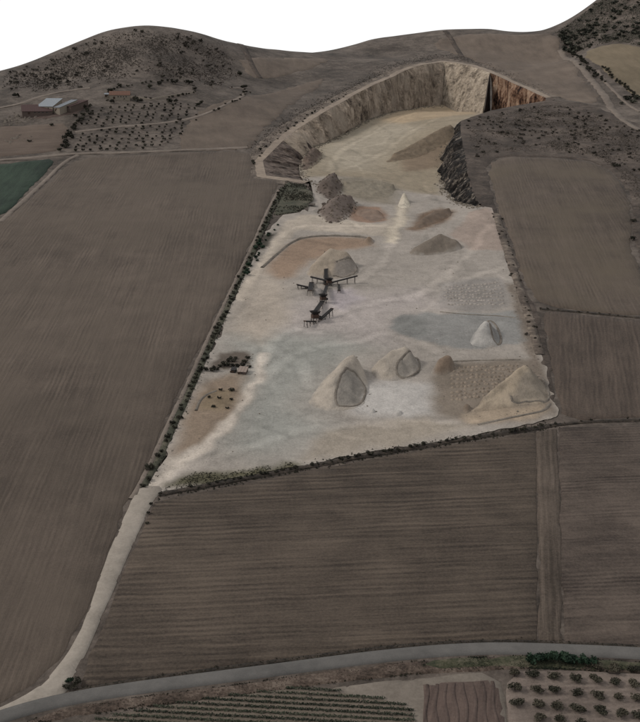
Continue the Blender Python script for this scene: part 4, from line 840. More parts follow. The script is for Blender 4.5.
rb = L_['rows_b']
small_heaps('tipped_loads', [rb[0], rb[1], (rb[2][0] + 8, rb[2][1] - 6), (rb[4][0], rb[4][1] - 6)], 15, 9, 1.45, 1.0, (130, 117, 104), 'rows of small tipped loads on the tan pad', lambda p: float(signed(np.array(p[0]), np.array(p[1]), rb)) > -1.5)
# scattered stones and clods on the quarry floor and at the wall foot
def stones(name, pts, zf, smin, smax, mat, label):
    V = []; Fc = []
    for x, y in pts:
        s = R.uniform(smin, smax) * (1 if R.random() > .1 else 1.8); z = zf(x, y); k0 = len(V)
        for dx, dy, dz in ((-1, -1, -.3), (1, -1, -.3), (1, 1, -.3), (-1, 1, -.3), (-.6, -.5, .6), (.5, -.6, .7), (.6, .5, .55), (-.5, .6, .65)):
            V.append((x + s * dx * R.uniform(.5, .8), y + s * dy * R.uniform(.5, .8), z + s * dz * R.uniform(.7, 1.1)))
        for q in ((4, 5, 6, 7), (0, 1, 5, 4), (1, 2, 6, 5), (2, 3, 7, 6), (3, 0, 4, 7)): Fc.append(tuple(k0 + i for i in q))
    o = stuff(mesh_obj(name, V, Fc, mat)); tag(o, label, 'stones'); return o
def scatter(poly, n, seed=0, clump=None, fade=0):
    P = np.array(poly); r = np.random.default_rng(seed); out = []
    lo, hi = P.min(0), P.max(0)
    while len(out) < n:
        q = r.uniform(lo, hi, (n * 3, 2)); k = in_poly(q[:, 0], q[:, 1], P)
        if clump: k &= (vnoise(q[:, 0], q[:, 1], clump, seed + 70) + 0.5 * vnoise(q[:, 0], q[:, 1], clump * .4, seed + 71)) > r.uniform(-.7, .5, len(q))
        if fade: k &= seg_dist(q[:, 0], q[:, 1], P) > r.uniform(0, 1, len(q)) ** 1.5 * fade
        out += [tuple(map(float, v)) for v in q[k]]
    return out[:n]
foot = []
for A in (baseL, baseE):
    for q in densify(A, 1.2, False, 0):
        for _ in range(3): foot.append((q[0] + R.gauss(0, 4), q[1] - abs(R.gauss(0, 5))))
foot = [p for p in foot if in_poly(np.array(p[0]), np.array(p[1]), floor_poly)]
stones('fallen_rocks', foot, f1, 0.5, 1.5, M['stone'], 'fallen rocks strewn along the foot of the quarry walls')
stones('rubble', scatter(L_['pile']['P19'], 120, 8) + scatter(L_['pile']['P8'], 160, 3) + scatter(L_['pile']['P9'], 220, 4), lambda x, y: f1(x, y) + float(HF['P8'](np.array(x), np.array(y)) + HF['P9'](np.array(x), np.array(y)) + HF['P19'](np.array(x), np.array(y))), 0.4, 1.5, M['apron'], 'broken rocks covering the dark rubble heaps by the left wall')
stones('floor_stones', scatter(floor_poly, 2600, 61, 40), f1, 0.15, 0.45, M['stone'], 'small stones scattered over the whole quarry floor')
stones('clods', scatter(L_['patch']['rust_b'], 120, 5) + scatter(L_['patch']['right_scrub'], 150, 6) + scatter(L_['patch']['pad_tan'], 120, 7), f1, 0.2, 0.6, M['berm'], 'clods of earth on the right side of the quarry floor')

# ------------------------------------------------------------------ crushing plant
def box_m(V, Fc, o, ax, ay, az):
    k = len(V)
    for sz in (-1, 1):
        for sx, sy in ((-1, -1), (1, -1), (1, 1), (-1, 1)): V.append(tuple(o + ax * sx + ay * sy + az * sz))
    for q in ((3, 2, 1, 0), (4, 5, 6, 7), (0, 1, 5, 4), (1, 2, 6, 5), (2, 3, 7, 6), (3, 0, 4, 7)): Fc.append(tuple(k + i for i in q))
def bar(name, a, b, w, h, mat, root):
    a = Vector(a); b = Vector(b); d = b - a; L = d.length; d.normalize()
    s = d.cross(Vector((0, 0, 1)))
    if s.length < 1e-3: s = Vector((1, 0, 0))
    s.normalize(); u = s.cross(d); V = []; Fc = []
    box_m(V, Fc, (a + b) / 2, d * L / 2, s * w / 2, u * h / 2)
    return mesh_obj(name, V, Fc, mat, root)
def conveyor(A, B, h0, h1, w, label):
    za, zb = f1(*A), f1(*B); r = empty('conveyor', (A[0], A[1], za))
    a = Vector((0, 0, h0)); b = Vector((B[0] - A[0], B[1] - A[1], zb - za + h1)); d = (b - a).normalized(); s = d.cross(Vector((0, 0, 1))).normalized()
    bar('belt', a, b, w, 0.18, M['belt'], r)
    for k in (-1, 1): bar('side_frame', a + s * k * w * .58 - Vector((0, 0, .25)), b + s * k * w * .58 - Vector((0, 0, .25)), 0.22, 0.75, M['steel'], r)
    for p in (a, b): bar('drum', p - s * w * .6 - Vector((0, 0, .12)), p + s * w * .6 - Vector((0, 0, .12)), 0.6, 0.6, M['rust'], r)
    for t in (0.3, 0.65, 0.92):
        p = a.lerp(b, t)
        for k in (-1, 1):
            q = p + s * k * w * .58; g = q + s * k * 0.5; g.z = f1(A[0] + g.x, A[1] + g.y) - za - .2
            bar('leg', g, q, 0.25, 0.25, M['steel'], r)
    tag(r, label, 'conveyor', 'conveyors of the crushing plant')
CL = ['tall conveyor running straight back up to the grey heap', 'cross conveyor joining the tall conveyor to the thick short one', 'short thick conveyor on the left side of the grey gravel', 'long thin conveyor reaching out to the right',
      'conveyor linking the back hub down to the upper crusher', 'slanting conveyor between the upper and lower crushers', 'lowest conveyor pointing left from the lower crusher', 'conveyor pointing right from the lower crusher', 'leftmost conveyor, standing apart in line with the back hub', 'smallest conveyor hanging below the long thin one']
CH = [(1.2, 7.5, 2.2), (2.5, 4.5, 1.8), (1.2, 4.5, 2.6), (1.5, 5.5, 1.3), (2, 5, 1.6), (2, 5, 2.2), (1.2, 4.5, 1.6), (1.2, 5, 1.6), (1, 3.2, 2.2), (1, 2.5, 1.0)]
for (A, B), (a_, b_, w), lb in zip(L_['conv'], CH, CL): conveyor(A, B, a_, b_, w, lb)
def crusher(p, s, label):
    z = f1(*p); r = empty('crusher', (p[0], p[1], z), 0.4); X, Y, Z = Vector((1, 0, 0)), Vector((0, 1, 0)), Vector((0, 0, 1))
    V = []; Fc = []; box_m(V, Fc, Z * 2.9 * s, X * 1.6 * s, Y * 1.4 * s, Z * 0.9 * s); mesh_obj('body', V, Fc, M['rust'], r)
    V = [(sx * 1.2 * s, sy * 1.0 * s, 3.8 * s) for sx, sy in ((-1, -1), (1, -1), (1, 1), (-1, 1))] + [(sx * 2.3 * s, sy * 2.0 * s, 5.4 * s) for sx, sy in ((-1, -1), (1, -1), (1, 1), (-1, 1))]
    mesh_obj('hopper', V, [(0, 1, 5, 4), (1, 2, 6, 5), (2, 3, 7, 6), (3, 0, 4, 7), (0, 3, 2, 1)], M['steel'], r)
    V = []; Fc = []; box_m(V, Fc, Z * 2.3 * s + X * 2.3 * s, X * 0.7 * s, Y * 0.6 * s, Z * 0.6 * s); mesh_obj('motor', V, Fc, M['steel'], r)
    for sx in (-1, 1):
        for sy in (-1, 1): bar('leg', (sx * 1.5 * s, sy * 1.3 * s, -.4), (sx * 1.4 * s, sy * 1.2 * s, 2.1 * s), .35, .35, M['steel'], r)
    bar('walkway', (-1.9 * s, -1.9 * s, 2.2 * s), (1.9 * s, -1.9 * s, 2.2 * s), 0.9, 0.12, M['steel'], r)
    tag(r, label, 'crusher', 'crushers of the plant')
cr = L_['crusher']
crusher(cr[0], 1.1, 'upper rusty crusher with hopper between the slanting conveyors'); crusher(cr[1], 1.3, 'lower dark crusher at the front end of the conveyors'); crusher(cr[2], 1.0, 'rear hopper at the hub behind the grey heap where conveyors meet')

# ------------------------------------------------------------------ shrubs and trees
def leaf_mesh(name, n, rx, rz, leaf, seed, mat, z0=0.1, clumps=8):
    r = random.Random(seed); V = []; Fc = []
    cs = []
    for _ in range(clumps):
        an = r.uniform(0, 6.283); q = r.uniform(.15, .72) * rx; cs.append((q * math.cos(an), q * math.sin(an), rz * r.uniform(.55, 1.35), r.uniform(.32, .55)))
    for _ in range(n):
        cx, cy, cz, cr_ = r.choice(cs)
        d = Vector((r.gauss(0, 1), r.gauss(0, 1), r.gauss(0, 1))).normalized() * r.uniform(.55, 1.0)
        p = Vector((cx + d.x * cr_ * rx, cy + d.y * cr_ * rx, max(z0, cz + d.z * cr_ * rz)))
        nrm = (d + Vector((r.gauss(0, .6), r.gauss(0, .6), r.gauss(0, .6) + .3))).normalized(); t = nrm.orthogonal().normalized(); t.rotate(Matrix.Rotation(r.uniform(0, 6.28), 3, nrm)); b = nrm.cross(t)
        s = leaf * r.uniform(.6, 1.3); k = len(V)
        V += [tuple(p - t * s), tuple(p - b * s * .6 + nrm * s * .15), tuple(p + t * s), tuple(p + b * s * .6 + nrm * s * .15)]; Fc.append((k, k + 1, k + 2, k + 3))
    me = bpy.data.meshes.new(name); me.from_pydata(V, [], Fc); me.update(); me.materials.append(mat); return me
def variants(name, k, *a): return [leaf_mesh(name, *a[:4], seed, *a[4:]) for seed in range(k)]
SH = variants('shrub', 5, 150, 1.0, 0.75, 0.26, M['leaf'])
SHF = variants('shrub', 5, 90, 1.0, 0.7, 0.30, M['leaf_far'])
SHH = variants('shrub', 5, 90, 1.0, 0.6, 0.32, M['leaf_hill'])
SHG = variants('bush', 4, 260, 1.0, 0.8, 0.2, M['leaf_green'])
def shrub(name, p, s, meshes, zf, label, cat, group, sq=1.0):
    o = bpy.data.objects.new(name, R.choice(meshes)); COL.objects.link(o)
    o.location = (p[0], p[1], zf(*p) - 0.05 * s); o.rotation_euler = (0, 0, R.uniform(0, 6.28)); o.scale = (s * R.uniform(.85, 1.2), s * R.uniform(.85, 1.2), s * sq * R.uniform(.8, 1.15))
    return tag(o, label, cat, group)
def along(line, step, jit, zf, meshes, smin, smax, name, label, group, skip=0.1, cat='shrub', sq=1.0, count=None):
    k = 0
    for q in densify(line, step, False, 1):
        if R.random() < skip: continue
        p = (float(q[0]) + R.gauss(0, jit), float(q[1]) + R.gauss(0, jit)); k += 1; shrub(name, p, R.uniform(smin, smax), meshes, zf, label if not count else label + ', ' + ordinal(k) + ' ' + count, cat, group, sq)
structure(strip('hedge_bank', L_['hedge_left'], 4.2, G, 0.22, M['weed'], 4, 4, 2, 0.25, 1.6)); structure(strip('hedge_bank', L_['hedge_low'], 3.6, G, 0.22, M['ditch'], 4, 4, 2, 0.2, 1.4))
structure(strip('hedge_bank', L_['hedge_low_far'], 2.8, G, 0.26, M['ditch'], 4, 4, 1, 0.15, 0.8)); structure(strip('scrub_bank', L_['hedge_right'], 6, G, 0.3, M['apron'], 4, 4, 2, 0.5, 2.2))
along(L_['hedge_left'], 4.4, 0.7, g1, SH, 0.9, 2.0, 'hedge_shrub', 'dark shrub in the hedgerow left of the quarry', 'shrubs of the left hedgerow', count='from its top')
along(L_['hedge_green'], 5, 2.4, g1, SHG, 1.2, 2.4, 'hedge_shrub', 'green bush thickening the upper part of the left hedgerow', 'green bushes of the left hedgerow', cat='bush', count='from the top')
along(L_['hedge_low'], 3.4, 0.6, g1, SH, 0.6, 1.7, 'hedge_shrub', 'dark shrub in the hedgerow along the quarry bottom', 'shrubs of the bottom hedgerow', 0.15, count='from the left')
along(L_['hedge_low_far'], 4.5, 0.5, g1, SH, 0.5, 1.2, 'hedge_shrub', 'low shrub on the field edge right of the quarry corner', 'shrubs right of the quarry corner', 0.2, count='from the left')
along(L_['hedge_right'], 7, 2.2, g1, SHF, 0.7, 1.6, 'bank_shrub', 'dull shrub on the bank along the quarry right side', 'shrubs of the right bank', 0.2, count='from the top')
along(L_['hedge_fields'], 4, 0.5, g1, SHF, 0.5, 1.2, 'margin_shrub', 'low shrub between the two right hand fields', 'shrubs between the right fields', 0.3, count='from the left')
BG = ['top'] * 3 + ['middle'] * 3 + ['bottom'] * 5
for i, p in enumerate(L_['bush_grid']): shrub('planted_bush', p, R.uniform(1.5, 2.1), SH, f1, 'dark bush in the planted block, ' + ORDW[(i, i - 3, i - 6)[(i > 2) + (i > 5)]] + ' from the left in its ' + BG[i] + ' row', 'bush', 'bushes of the planted block', 0.9)
for i, p in enumerate(L_['bush_line']): shrub('bush', p, R.uniform(1.4, 2.2), SH, f1, 'dark bush in the short row left of the planted block, ' + ORDW[i] + ' from the left', 'bush', 'bushes in the short row')
BR = ['dark bush at the top left of the tan ring', 'largest dark bush at the top right of the tan ring', 'small bush on the right edge of the tan ring', 'dark bush at the bottom of the tan ring', 'small bush at the lower right of the tan ring', 'small bush inside the tan ring', 'low bush beside the curved earth ridge of the tan ring']
for p, lb in zip(L_['bush_ring'], BR): shrub('bush', p, 1.7 if 'largest' in lb else 1.2, SH, f1, lb, 'bush', 'bushes of the tan ring')
for i, p in enumerate(sorted(L_['bush_junction'])): shrub('roadside_bush', p, R.uniform(1.4, 2.0), SHG if i == 1 else SH, g1, 'dark bush where the dirt road meets the asphalt, ' + ORDW[i] + ' from the left', 'bush', 'bushes at the junction')
for i, p in enumerate(L_['bush_road']): shrub('roadside_bush', p, R.uniform(2.2, 3.2), SHG, g1, 'bright green bush between asphalt and orchard, ' + ORDW[i] + ' from the left', 'bush', 'green bushes by the orchard')
for p, lb in zip(L_['bush_dirt'], ['dark bush on the right verge at the top of the dirt road', 'second small bush down the right verge of the dirt road', 'large dark bush at the lower end of the left hedgerow', 'lowest small bush on the right verge of the dirt road']): shrub('roadside_bush', p, 2.4 if 'large' in lb else 1.0, SH, g1, lb, 'bush', 'bushes by the dirt road')
for p, lb in zip(L_['bush_farm'], ['dark tree above the farm track left of the barns', 'low dark bush in the farm field', 'low dark bush on the edge below the barns']): shrub('bush', p, 3.6 if 'tree' in lb else 2.2, SH, g1, lb, 'bush', 'bushes by the farm')
BH = ['right of the house front', 'second right of the house front', 'left of the house front', 'below the yard', 'below the yard further right', 'behind the house', 'second behind the house', 'behind the yard middle', 'behind the yard right end', 'close behind the house roof', 'left of the house roof', 'at the yard right end', 'right of the yard, lower', 'right of the yard, upper', 'at the bend of the farm track', 'on the bare slope above the track bend']
for lb, p in zip(BH, L_['bush_house']): shrub('garden_shrub', p, R.uniform(3.0, 4.6), SH, g1, 'dark shrub ' + lb, 'shrub', 'shrubs round the house')
along(L_['yard_wall'] + [L_['yard_wall'][0]], 6.5, 1.0, g1, SH, 1.3, 2.6, 'garden_shrub', 'small dark shrub in the house yard hedge', 'hedge of the house yard', 0.2, count='clockwise from the house')
along(L_['grove_hedge'], 4.0, 3.0, g1, SH, 2.0, 3.4, 'hedge_tree', 'dark tree in the thick row between barns and grove', 'trees in the row by the barns', 0.05, 'tree', count='from the bottom')
along(L_['track_farm'][3:], 8, 3.0, g1, SH, 1.2, 2.6, 'track_shrub', 'dark shrub beside the farm track right of the grove', 'shrubs by the farm track', 0.2, count='from the left')
along(L_['track_rim'][3:8], 12, 2.0, lambda x, y: g1(x, y), SH, 1.0, 2.2, 'rim_shrub', 'dark shrub on the outer edge of the rim track', 'shrubs by the rim track', 0.35, count='from the lower end')
along(L_['hedge_upper'], 5, 2.0, g1, SH, 1.6, 3.4, 'hedge_shrub', 'dark shrub in the slanting hedgerow below the right hill', 'shrubs below the right hill', 0.1, count='from the top')
along(L_['hedge_upper_b'], 4, 1.6, g1, SH, 1.6, 3.2, 'hedge_shrub', 'dark shrub in the second hedgerow across the tan field', 'shrubs across the tan field', 0.05, count='from the top')
for i, p in enumerate(sorted(L_['bush_right'][:4], key=lambda q: q[0] / q[1])): shrub('bush', p, R.uniform(4, 7), SHH, g1, 'large dull bush at the right edge above the scrub plateau, ' + ORDW[i] + ' from the left', 'bush', 'large bushes at the right edge', 0.7)
for p, lb in zip(L_['bush_right'][4:], ['left of a pair of dark bushes above the curved right field corner', 'right of a pair of dark bushes above the curved right field corner', 'dark bush low on the right edge beside the field', 'dark bush on the right edge beside the field bend']): shrub('bush', p, 2.6, SH, g1, lb, 'bush', 'bushes by the right field')
def in_view(pts): return [p for p in pts if abs(p[0] / p[1]) < 0.31]
# grove on the left hillside
gp = [np.array(q) for q in L_['grove']]; GP = L_['grove']
eu = gp[6] - gp[0]; eu /= np.hypot(*eu); rown = 0; ev = gp[1] - gp[0]; ev /= np.hypot(*ev); k = 0
for j in range(-2, 22):
    k = 0
    for i in range(-4, 26):
        q = gp[0] + eu * i * 8.4 + ev * j * 10.5 + np.array([R.gauss(0, .9), R.gauss(0, .9)])
        if in_poly(q[0:1], q[1:2], GP)[0] and R.random() > .07 and float(seg_dist(q[0:1], q[1:2], L_['track_farm'], False)[0]) > 4:
            if k == 0: rown += 1
            k += 1; shrub('grove_tree', (float(q[0]), float(q[1])), R.uniform(1.3, 2.1), SH, g1, f'small dark tree in the hillside grove, {ORDW[k - 1]} from left in {ORDW[rown - 1]} row up', 'tree', 'trees of the hillside grove', 1.1)
for p in in_view(scatter(L_['hill_left'], 230, 21, 70, 30)): shrub('hill_shrub', p, R.choice((1.0, 1.3, 1.7, 2.2, 3.0)) * R.uniform(.9, 1.15), SHF, g1, 'dark shrub on the rounded upper left hill, ' + ('high up near the skyline' if p[1] > 1450 else 'halfway up the slope' if p[1] > 1395 else 'low on the slope behind the house'), 'shrub', 'shrubs of the left hill')
for p in in_view(scatter(L_['hill_right'], 260, 22, 30)): shrub('heath_shrub', p, R.uniform(1.8, 4.6), SHH, g1, 'grey green shrub on the steep upper right hill, ' + ('along its left skyline' if p[0] / p[1] < .245 else 'high near the right edge' if g1(*p) > 285 else 'low above the tan field'), 'shrub', 'shrubs of the right hill')
for i, p in enumerate(sorted(scatter(L_['hill_right_foot'], 16, 23), key=lambda q: q[0] / q[1])): shrub('foot_tree', p, R.uniform(4.5, 8), SHH, g1, 'dark green tree clustered at the right hill foot, ' + ORDW[i] + ' from the left', 'tree', 'trees at the foot of the right hill')
for p in in_view(scatter(L_['plateau_scrub'], 230, 24, 35)): shrub('plateau_shrub', p, R.uniform(0.9, 2.6), SHF, g1, 'low dark shrub on the scrub plateau, ' + ('left part by the cliff edge' if p[0] < 190 else 'middle part behind the ploughed field' if p[0] < 270 else 'right part by the picture edge'), 'shrub', 'shrubs of the scrub plateau', 0.8)
# tufts: dry scrub nobody could count
def tufts(name, pts, zf, s0, s1, mat, label, k=5):
    V = []; Fc = []
    P = np.array(pts); Z = zf(P[:, 0], P[:, 1])
    for (x, y), z in zip(pts, Z):
        s = R.uniform(s0, s1)
        for _ in range(k):
            an = R.uniform(0, 6.28); rr = s * R.uniform(.1, .9); hx, hy = math.cos(an), math.sin(an); b = len(V); w = s * .45
            V += [(x + hx * rr - hy * w, y + hy * rr + hx * w, z - .1), (x + hx * rr + hy * w, y + hy * rr - hx * w, z - .1), (x + hx * rr * .6, y + hy * rr * .6, z + s * R.uniform(.45, .9))]; Fc.append((b, b + 1, b + 2))
    o = stuff(mesh_obj(name, V, Fc, mat)); tag(o, label, 'scrub'); return o
tufts('dry_scrub', scatter(L_['hill_left'], 6500, 31, 50, 45), G, 0.4, 1.4, M['tuft'], 'low dry scrub covering the rounded hill at upper left')
tufts('dry_scrub', scatter(L_['hill_right'], 5000, 32, 30), G, 0.7, 2.0, M['tuft_green'], 'low dry scrub covering the steep hill at upper right')
tufts('dry_scrub', scatter(L_['plateau_scrub'], 7500, 33, 25, 18), G, 0.4, 1.3, M['tuft'], 'low dry scrub covering the plateau behind the right field')
tufts('weeds', scatter(L_['field_weed'], 1500, 34, 15), G, 0.4, 1.2, M['leaf'], 'weeds covering the dark patch beside the left pit corner')
tufts('weeds', scatter(L_['patch']['hedge_green'], 700, 35, 8), F, 0.3, 0.8, M['leaf'], 'weeds growing beside the quarry entrance')
tufts('weeds', scatter(L_['verge_green'], 2600, 36, 8), G, 0.3, 0.7, M['leaf_vine'], 'green weeds on the verge below the asphalt road')
tufts('weeds', scatter(L_['verge_low'], 2600, 37, 10), G, 0.2, 0.55, M['leaf_orchard'], 'dry weeds on the long verge below the asphalt road')
rv = []
for q in densify(L_['track_rim'], 1.0, False, 1):
    for _ in range(2): rv.append((float(q[0]) + R.gauss(-6, 6), float(q[1]) + abs(R.gauss(4, 22))))
rv = [p for p in rv if not in_poly(np.array(p[0]), np.array(p[1]), rim_poly) and not in_poly(np.array(p[0]), np.array(p[1]), L_['field_left']) and float(seg_dist(np.array(p[0]), np.array(p[1]), rim_poly)) > 12]
tufts('dry_scrub', rv, G, 0.4, 1.2, M['tuft'], 'dry scrub along the outer side of the rim track')
dv = []
for q in densify(L_['road_dark'], 0.35, False, 1): dv.append((float(q[0]) + R.gauss(0, .6), float(q[1]) + R.gauss(0, .6)))
tufts('weeds', dv, G, 0.3, 0.8, M['leaf'], 'dark weeds in the ditch above the asphalt road')
hw = []
for k_ in ('hedge_left', 'hedge_low'):
    for q in densify(L_[k_], 0.22, False, 1): hw.append((float(q[0]) + R.gauss(0, 1.5), float(q[1]) + R.gauss(0, 2.2)))
tufts('weeds', hw, G, 0.3, 0.9, M['leaf'], 'weeds filling the hedgerows round the lower quarry')

# orchard below the road: each tree a trunk and a crown
CR = variants('crown', 6, 520, 1.0, 0.55, 0.14, M['leaf_orchard'], 0.2, 13)
def trunk_mesh():
    V = []; Fc = []
    def limb(a, b, r0, r1, n=6):
        a = Vector(a); b = Vector(b); d = (b - a).normalized(); t = d.orthogonal().normalized(); s = d.cross(t); k = len(V)
        for p, r in ((a, r0), ((a + b) / 2 + t * .03, (r0 + r1) / 2), (b, r1)):
            for i in range(n): an = i * 2 * math.pi / n; V.append(tuple(p + (t * math.cos(an) + s * math.sin(an)) * r))
        for j in range(2):
            for i in range(n): Fc.append((k + j * n + i, k + j * n + (i + 1) % n, k + (j + 1) * n + (i + 1) % n, k + (j + 1) * n + i))
    limb((0, 0, -.3), (.05, 0, 1.0), .2, .14)
    for i in range(5): an = i * 1.257 + .3; limb((.05, 0, .9), (math.cos(an) * 1.0, math.sin(an) * 1.0, 1.9 + .2 * (i % 2)), .11, .04)
    me = bpy.data.meshes.new('trunk'); me.from_pydata(V, [], Fc); me.update(); me.materials.append(M['bark']); return me
TM = trunk_mesh()
rows = [('first row below the road', 0, 7), ('second row below the road', 7, 14), ('third row below the road', 14, 21), ('fourth row below the road', 21, 26), ('fifth row below the road', 26, 30), ('row nearest the asphalt', 30, 33)]
side = 'from the left'
for nm, a, b in rows:
    pts = sorted(L_['orchard'][a:b])
    for i, p in enumerate(pts):
        r = empty('orchard_tree', (p[0], p[1], g1(*p)), R.uniform(0, 6.28)); s = R.uniform(2.1, 2.75)
        c = bpy.data.objects.new('crown', R.choice(CR)); COL.objects.link(c); c.parent = r; c.location = (0, 0, 0.35); c.scale = (s * 1.1, s * R.uniform(.85, 1.1), s * R.uniform(.75, .95))
        t = bpy.data.objects.new('trunk', TM); COL.objects.link(t); t.parent = r
        tag(r, f'small brownish orchard tree, {ORDW[i]} {side} in the {nm}', 'tree', 'trees of the lower orchard')
# crop rows
vp = L_['plot_vines']; (xa, ya), (xb, yb) = ROW['vine']; d = np.array([xb - xa, yb - ya]); d /= np.hypot(*d); nn = np.array([-d[1], d[0]])
P = np.array(vp); c0 = P.mean(0); sv = ((P - c0) @ nn); nrow = 0
for off in np.arange(sv.max() - 1.2, sv.min(), -2.5):
    V = []; Fc = []; pts = []
    for s in np.arange(-140, 140, 0.45):
        q = c0 + nn * off + d * s
        if in_poly(q[0:1], q[1:2], vp)[0] and q[1] > 285: pts.append(q)
    if len(pts) < 20 or nrow >= len(ORDW): continue
    pts = np.array(pts); gap = np.hypot(*np.diff(pts, axis=0).T) > 1
    runs = np.split(np.arange(len(pts)), np.where(gap)[0] + 1); pts = pts[max(runs, key=len)]
    zz = G(pts[:, 0], pts[:, 1]) + .2
    for q, z in zip(pts, zz):
        for _ in range(4 if vnoise(q[0], q[1], 6, 80) > 0.4 else 6):
            p = Vector((q[0] + R.gauss(0, .28), q[1] + R.gauss(0, .28), z + R.uniform(.05, .75))); t = Vector((R.gauss(0, 1), R.gauss(0, 1), R.gauss(0, .7))).normalized(); b_ = t.orthogonal().normalized(); s_ = R.uniform(.2, .42); k = len(V)
            V += [tuple(p - t * s_), tuple(p - b_ * s_ * .7), tuple(p + t * s_), tuple(p + b_ * s_ * .7)]; Fc.append((k, k + 1, k + 2, k + 3))
    tag(mesh_obj('vine_row', V, Fc, M['leaf_vine']), f'green vine row in the plot below the road, {ORDW[nrow]} counting down from the road', 'vine row', 'vine rows below the road'); nrow += 1
# ridges of the dug plot
dp_ = [np.array(q) for q in L_['plot_dug']]
for i in range(8):
    u = (i + .6) / 8.4; a = dp_[0] * (1 - u) + dp_[2] * u; b = dp_[5] * (1 - u) + dp_[4] * u
    ln = [tuple((a * (1 - t) + b * t) * 1.0 + np.array([0.5 * math.sin(t * 9 + i), 0])) for t in np.linspace(.04, .97, 9)]
    o = strip('soil_ridge', ln, 1.7, G, 0.22, M['dug_ridge'], 1.2, 6, 1, 0, .7, 0, lambda u: .28 * (1 - abs(u))); o.parent = dug_plot

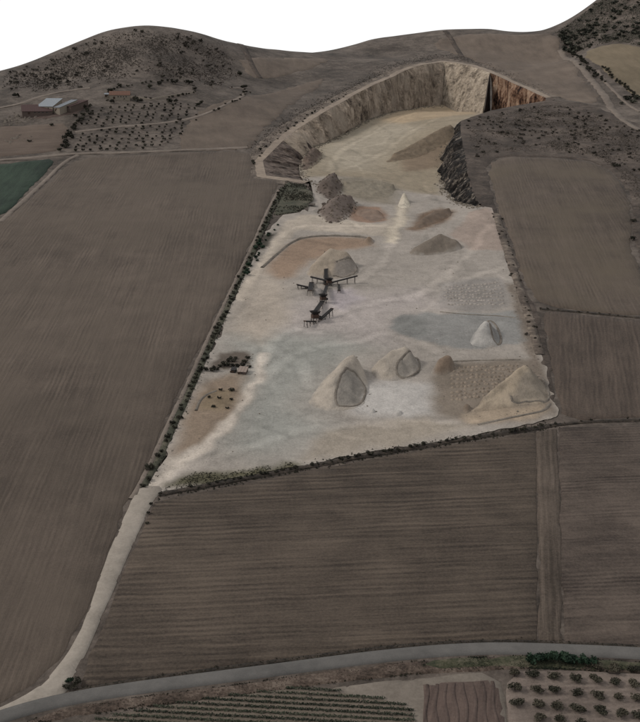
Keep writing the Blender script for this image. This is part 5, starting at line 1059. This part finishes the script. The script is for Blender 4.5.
# ------------------------------------------------------------------ farm buildings, house, shed
def building(name, p, w, dep, yaw, hf, hb, roofm, wallm, label, zf=g1, ridge=None, over=0.5, win=3, cat='building'):
    z = zf(*p); r = empty(name, (p[0], p[1], z), yaw); x, y = w / 2, dep / 2; b = -6.0
    def top(v): 
        if ridge is None: return hf + (hb - hf) * (v + y) / dep
        return hf + (ridge - hf) * (1 - abs(v) / y)
    ys_ = [-y, y] if ridge is None else [-y, 0, y]
    V = []; Fc = []
    for v in ys_:
        for u in (-x, x): V += [(u, v, b), (u, v, top(v))]
    n = len(ys_)
    for i in range(n - 1):
        k = i * 4; Fc += [(k, k + 1, k + 5, k + 4), (k + 2, k + 6, k + 7, k + 3)]
    Fc += [(0, 2, 3, 1), ((n - 1) * 4, (n - 1) * 4 + 1, (n - 1) * 4 + 3, (n - 1) * 4 + 2)]
    mesh_obj('wall', V, Fc, wallm, r)
    X = x + over; prof = [(-y - over, top(-y) - (top(-y + .01) - top(-y)) / .01 * over)] + ([(0, ridge)] if ridge is not None else []) + [(y + over, top(y) + (top(y) - top(y - .01)) / .01 * over)]
    V = []; Fc = []; m = len(prof)
    for u in (-X, X):
        for v, h in prof: V.append((u, v, h + .05))
        for v, h in prof: V.append((u, v, h + .30))
    for i in range(m - 1):
        Fc += [(m + i, m + i + 1, 3 * m + i + 1, 3 * m + i), (i, 2 * m + i, 2 * m + i + 1, i + 1), (i, i + 1, m + i + 1, m + i), (2 * m + i, 3 * m + i, 3 * m + i + 1, 2 * m + i + 1)]
    Fc += [(0, m, 3 * m, 2 * m), (m - 1, 3 * m - 1, 4 * m - 1, 2 * m - 1)]
    rf = mesh_obj('roof', V, Fc, roofm, r)
    nr = max(3, int(w / 2.2))
    for i in range(nr + 1):
        u = -X + 2 * X * i / nr
        for q in range(m - 1):
            a = Vector((u, prof[q][0], prof[q][1] + .33)); c = Vector((u, prof[q + 1][0], prof[q + 1][1] + .33)); bar('roof_rib', a, c, .18, .16, roofm, rf)
    hd = min(2.6, hf * .8)
    V = []; Fc = []; box_m(V, Fc, Vector((-x * .55, -y - .04, hd / 2)), Vector((1.1, 0, 0)), Vector((0, .07, 0)), Vector((0, 0, hd / 2))); mesh_obj('door', V, Fc, M['wood'], r)
    for i in range(win):
        u = -x * .15 + x * .95 * i / max(1, win - 0.4); V = []; Fc = []; box_m(V, Fc, Vector((u, -y - .03, hf * .58)), Vector((.7, 0, 0)), Vector((0, .05, 0)), Vector((0, 0, .5))); wd = mesh_obj('window', V, Fc, M['glass'], r)
        V = []; Fc = []; box_m(V, Fc, Vector((u, -y - .10, hf * .58 - .58)), Vector((.85, 0, 0)), Vector((0, .14, 0)), Vector((0, 0, .07))); mesh_obj('sill', V, Fc, M['wall'], wd)
    tag(r, label, cat, 'farm buildings'); return r
fm = L_['farm']
building('barn', fm[0], 20, 20, -0.35, 4.0, 12, M['roof_blue'], M['wall'], 'barn with a large pale blue grey sheet roof', win=2)
building('barn', fm[1], 32, 20, 0.28, 3.0, 9.5, M['roof_red'], M['wall_dark'], 'long barn with a dark red roof left of the pale roofed barn', win=4)
building('barn', fm[2], 9, 26, -0.62, 4.0, 11.5, M['roof_grey'], M['wall'], 'narrow barn with a grey sheet roof beside the pale roofed barn', win=1)
building('barn', (fm[3][0] + 4, fm[3][1] - 3), 15, 26, -0.62, 2.8, 9.0, M['roof_red'], M['wall_dark'], 'rightmost barn with a reddish roof next to the tree row', win=2)
building('house', L_['house'][0], 23, 10, 0.12, 4.5, 4.5, M['roof_tile'], M['wall'], 'long house with an orange tiled roof above the grove', ridge=8.5, win=4, cat='house')
building('outbuilding', L_['house'][1], 7, 6, 0.12, 2.8, 4.0, M['roof_grey'], M['wall'], 'small pale outbuilding left of the orange roofed house', win=1)
building('shed', L_['shed_red'][0], 4.6, 5, -0.2, 1.2, 2.8, M['roof_pink'], M['wall_dark'], 'small shed with a pinkish roof at the end of the planted block', zf=f1, win=1, over=.25, cat='shed')
building('shed', L_['shed_red'][1], 2.4, 3.4, -0.2, 1.4, 2.2, M['steel'], M['steel'], 'small dark hut left of the pinkish shed', zf=f1, win=0, over=.15, cat='shed')
structure(sheet('farm_yard', L_['farm_yard'], 6, G, 0.2, M['dug'], 2.0, 1, None, 40, edge=4))
def stone_wall(line, h, w, label):
    o = strip('stone_wall', line, w, G, 0.0, M['stone'], 3, 4, 0, 0, 0.2, 0, lambda u: h if abs(u) < .9 else -.5); tag(o, label, 'wall')
stone_wall(L_['track_house'], 1.6, 1.6, 'pale low stone wall in front of the house yard')
stones('pale_stones', [(x + R.gauss(0, 9), y + R.gauss(0, 9)) for x, y in L_['spoil_farm'] for _ in range(14)], g1, .8, 2.2, M['pale'], 'pale stones dumped beside the farm track at the left edge')
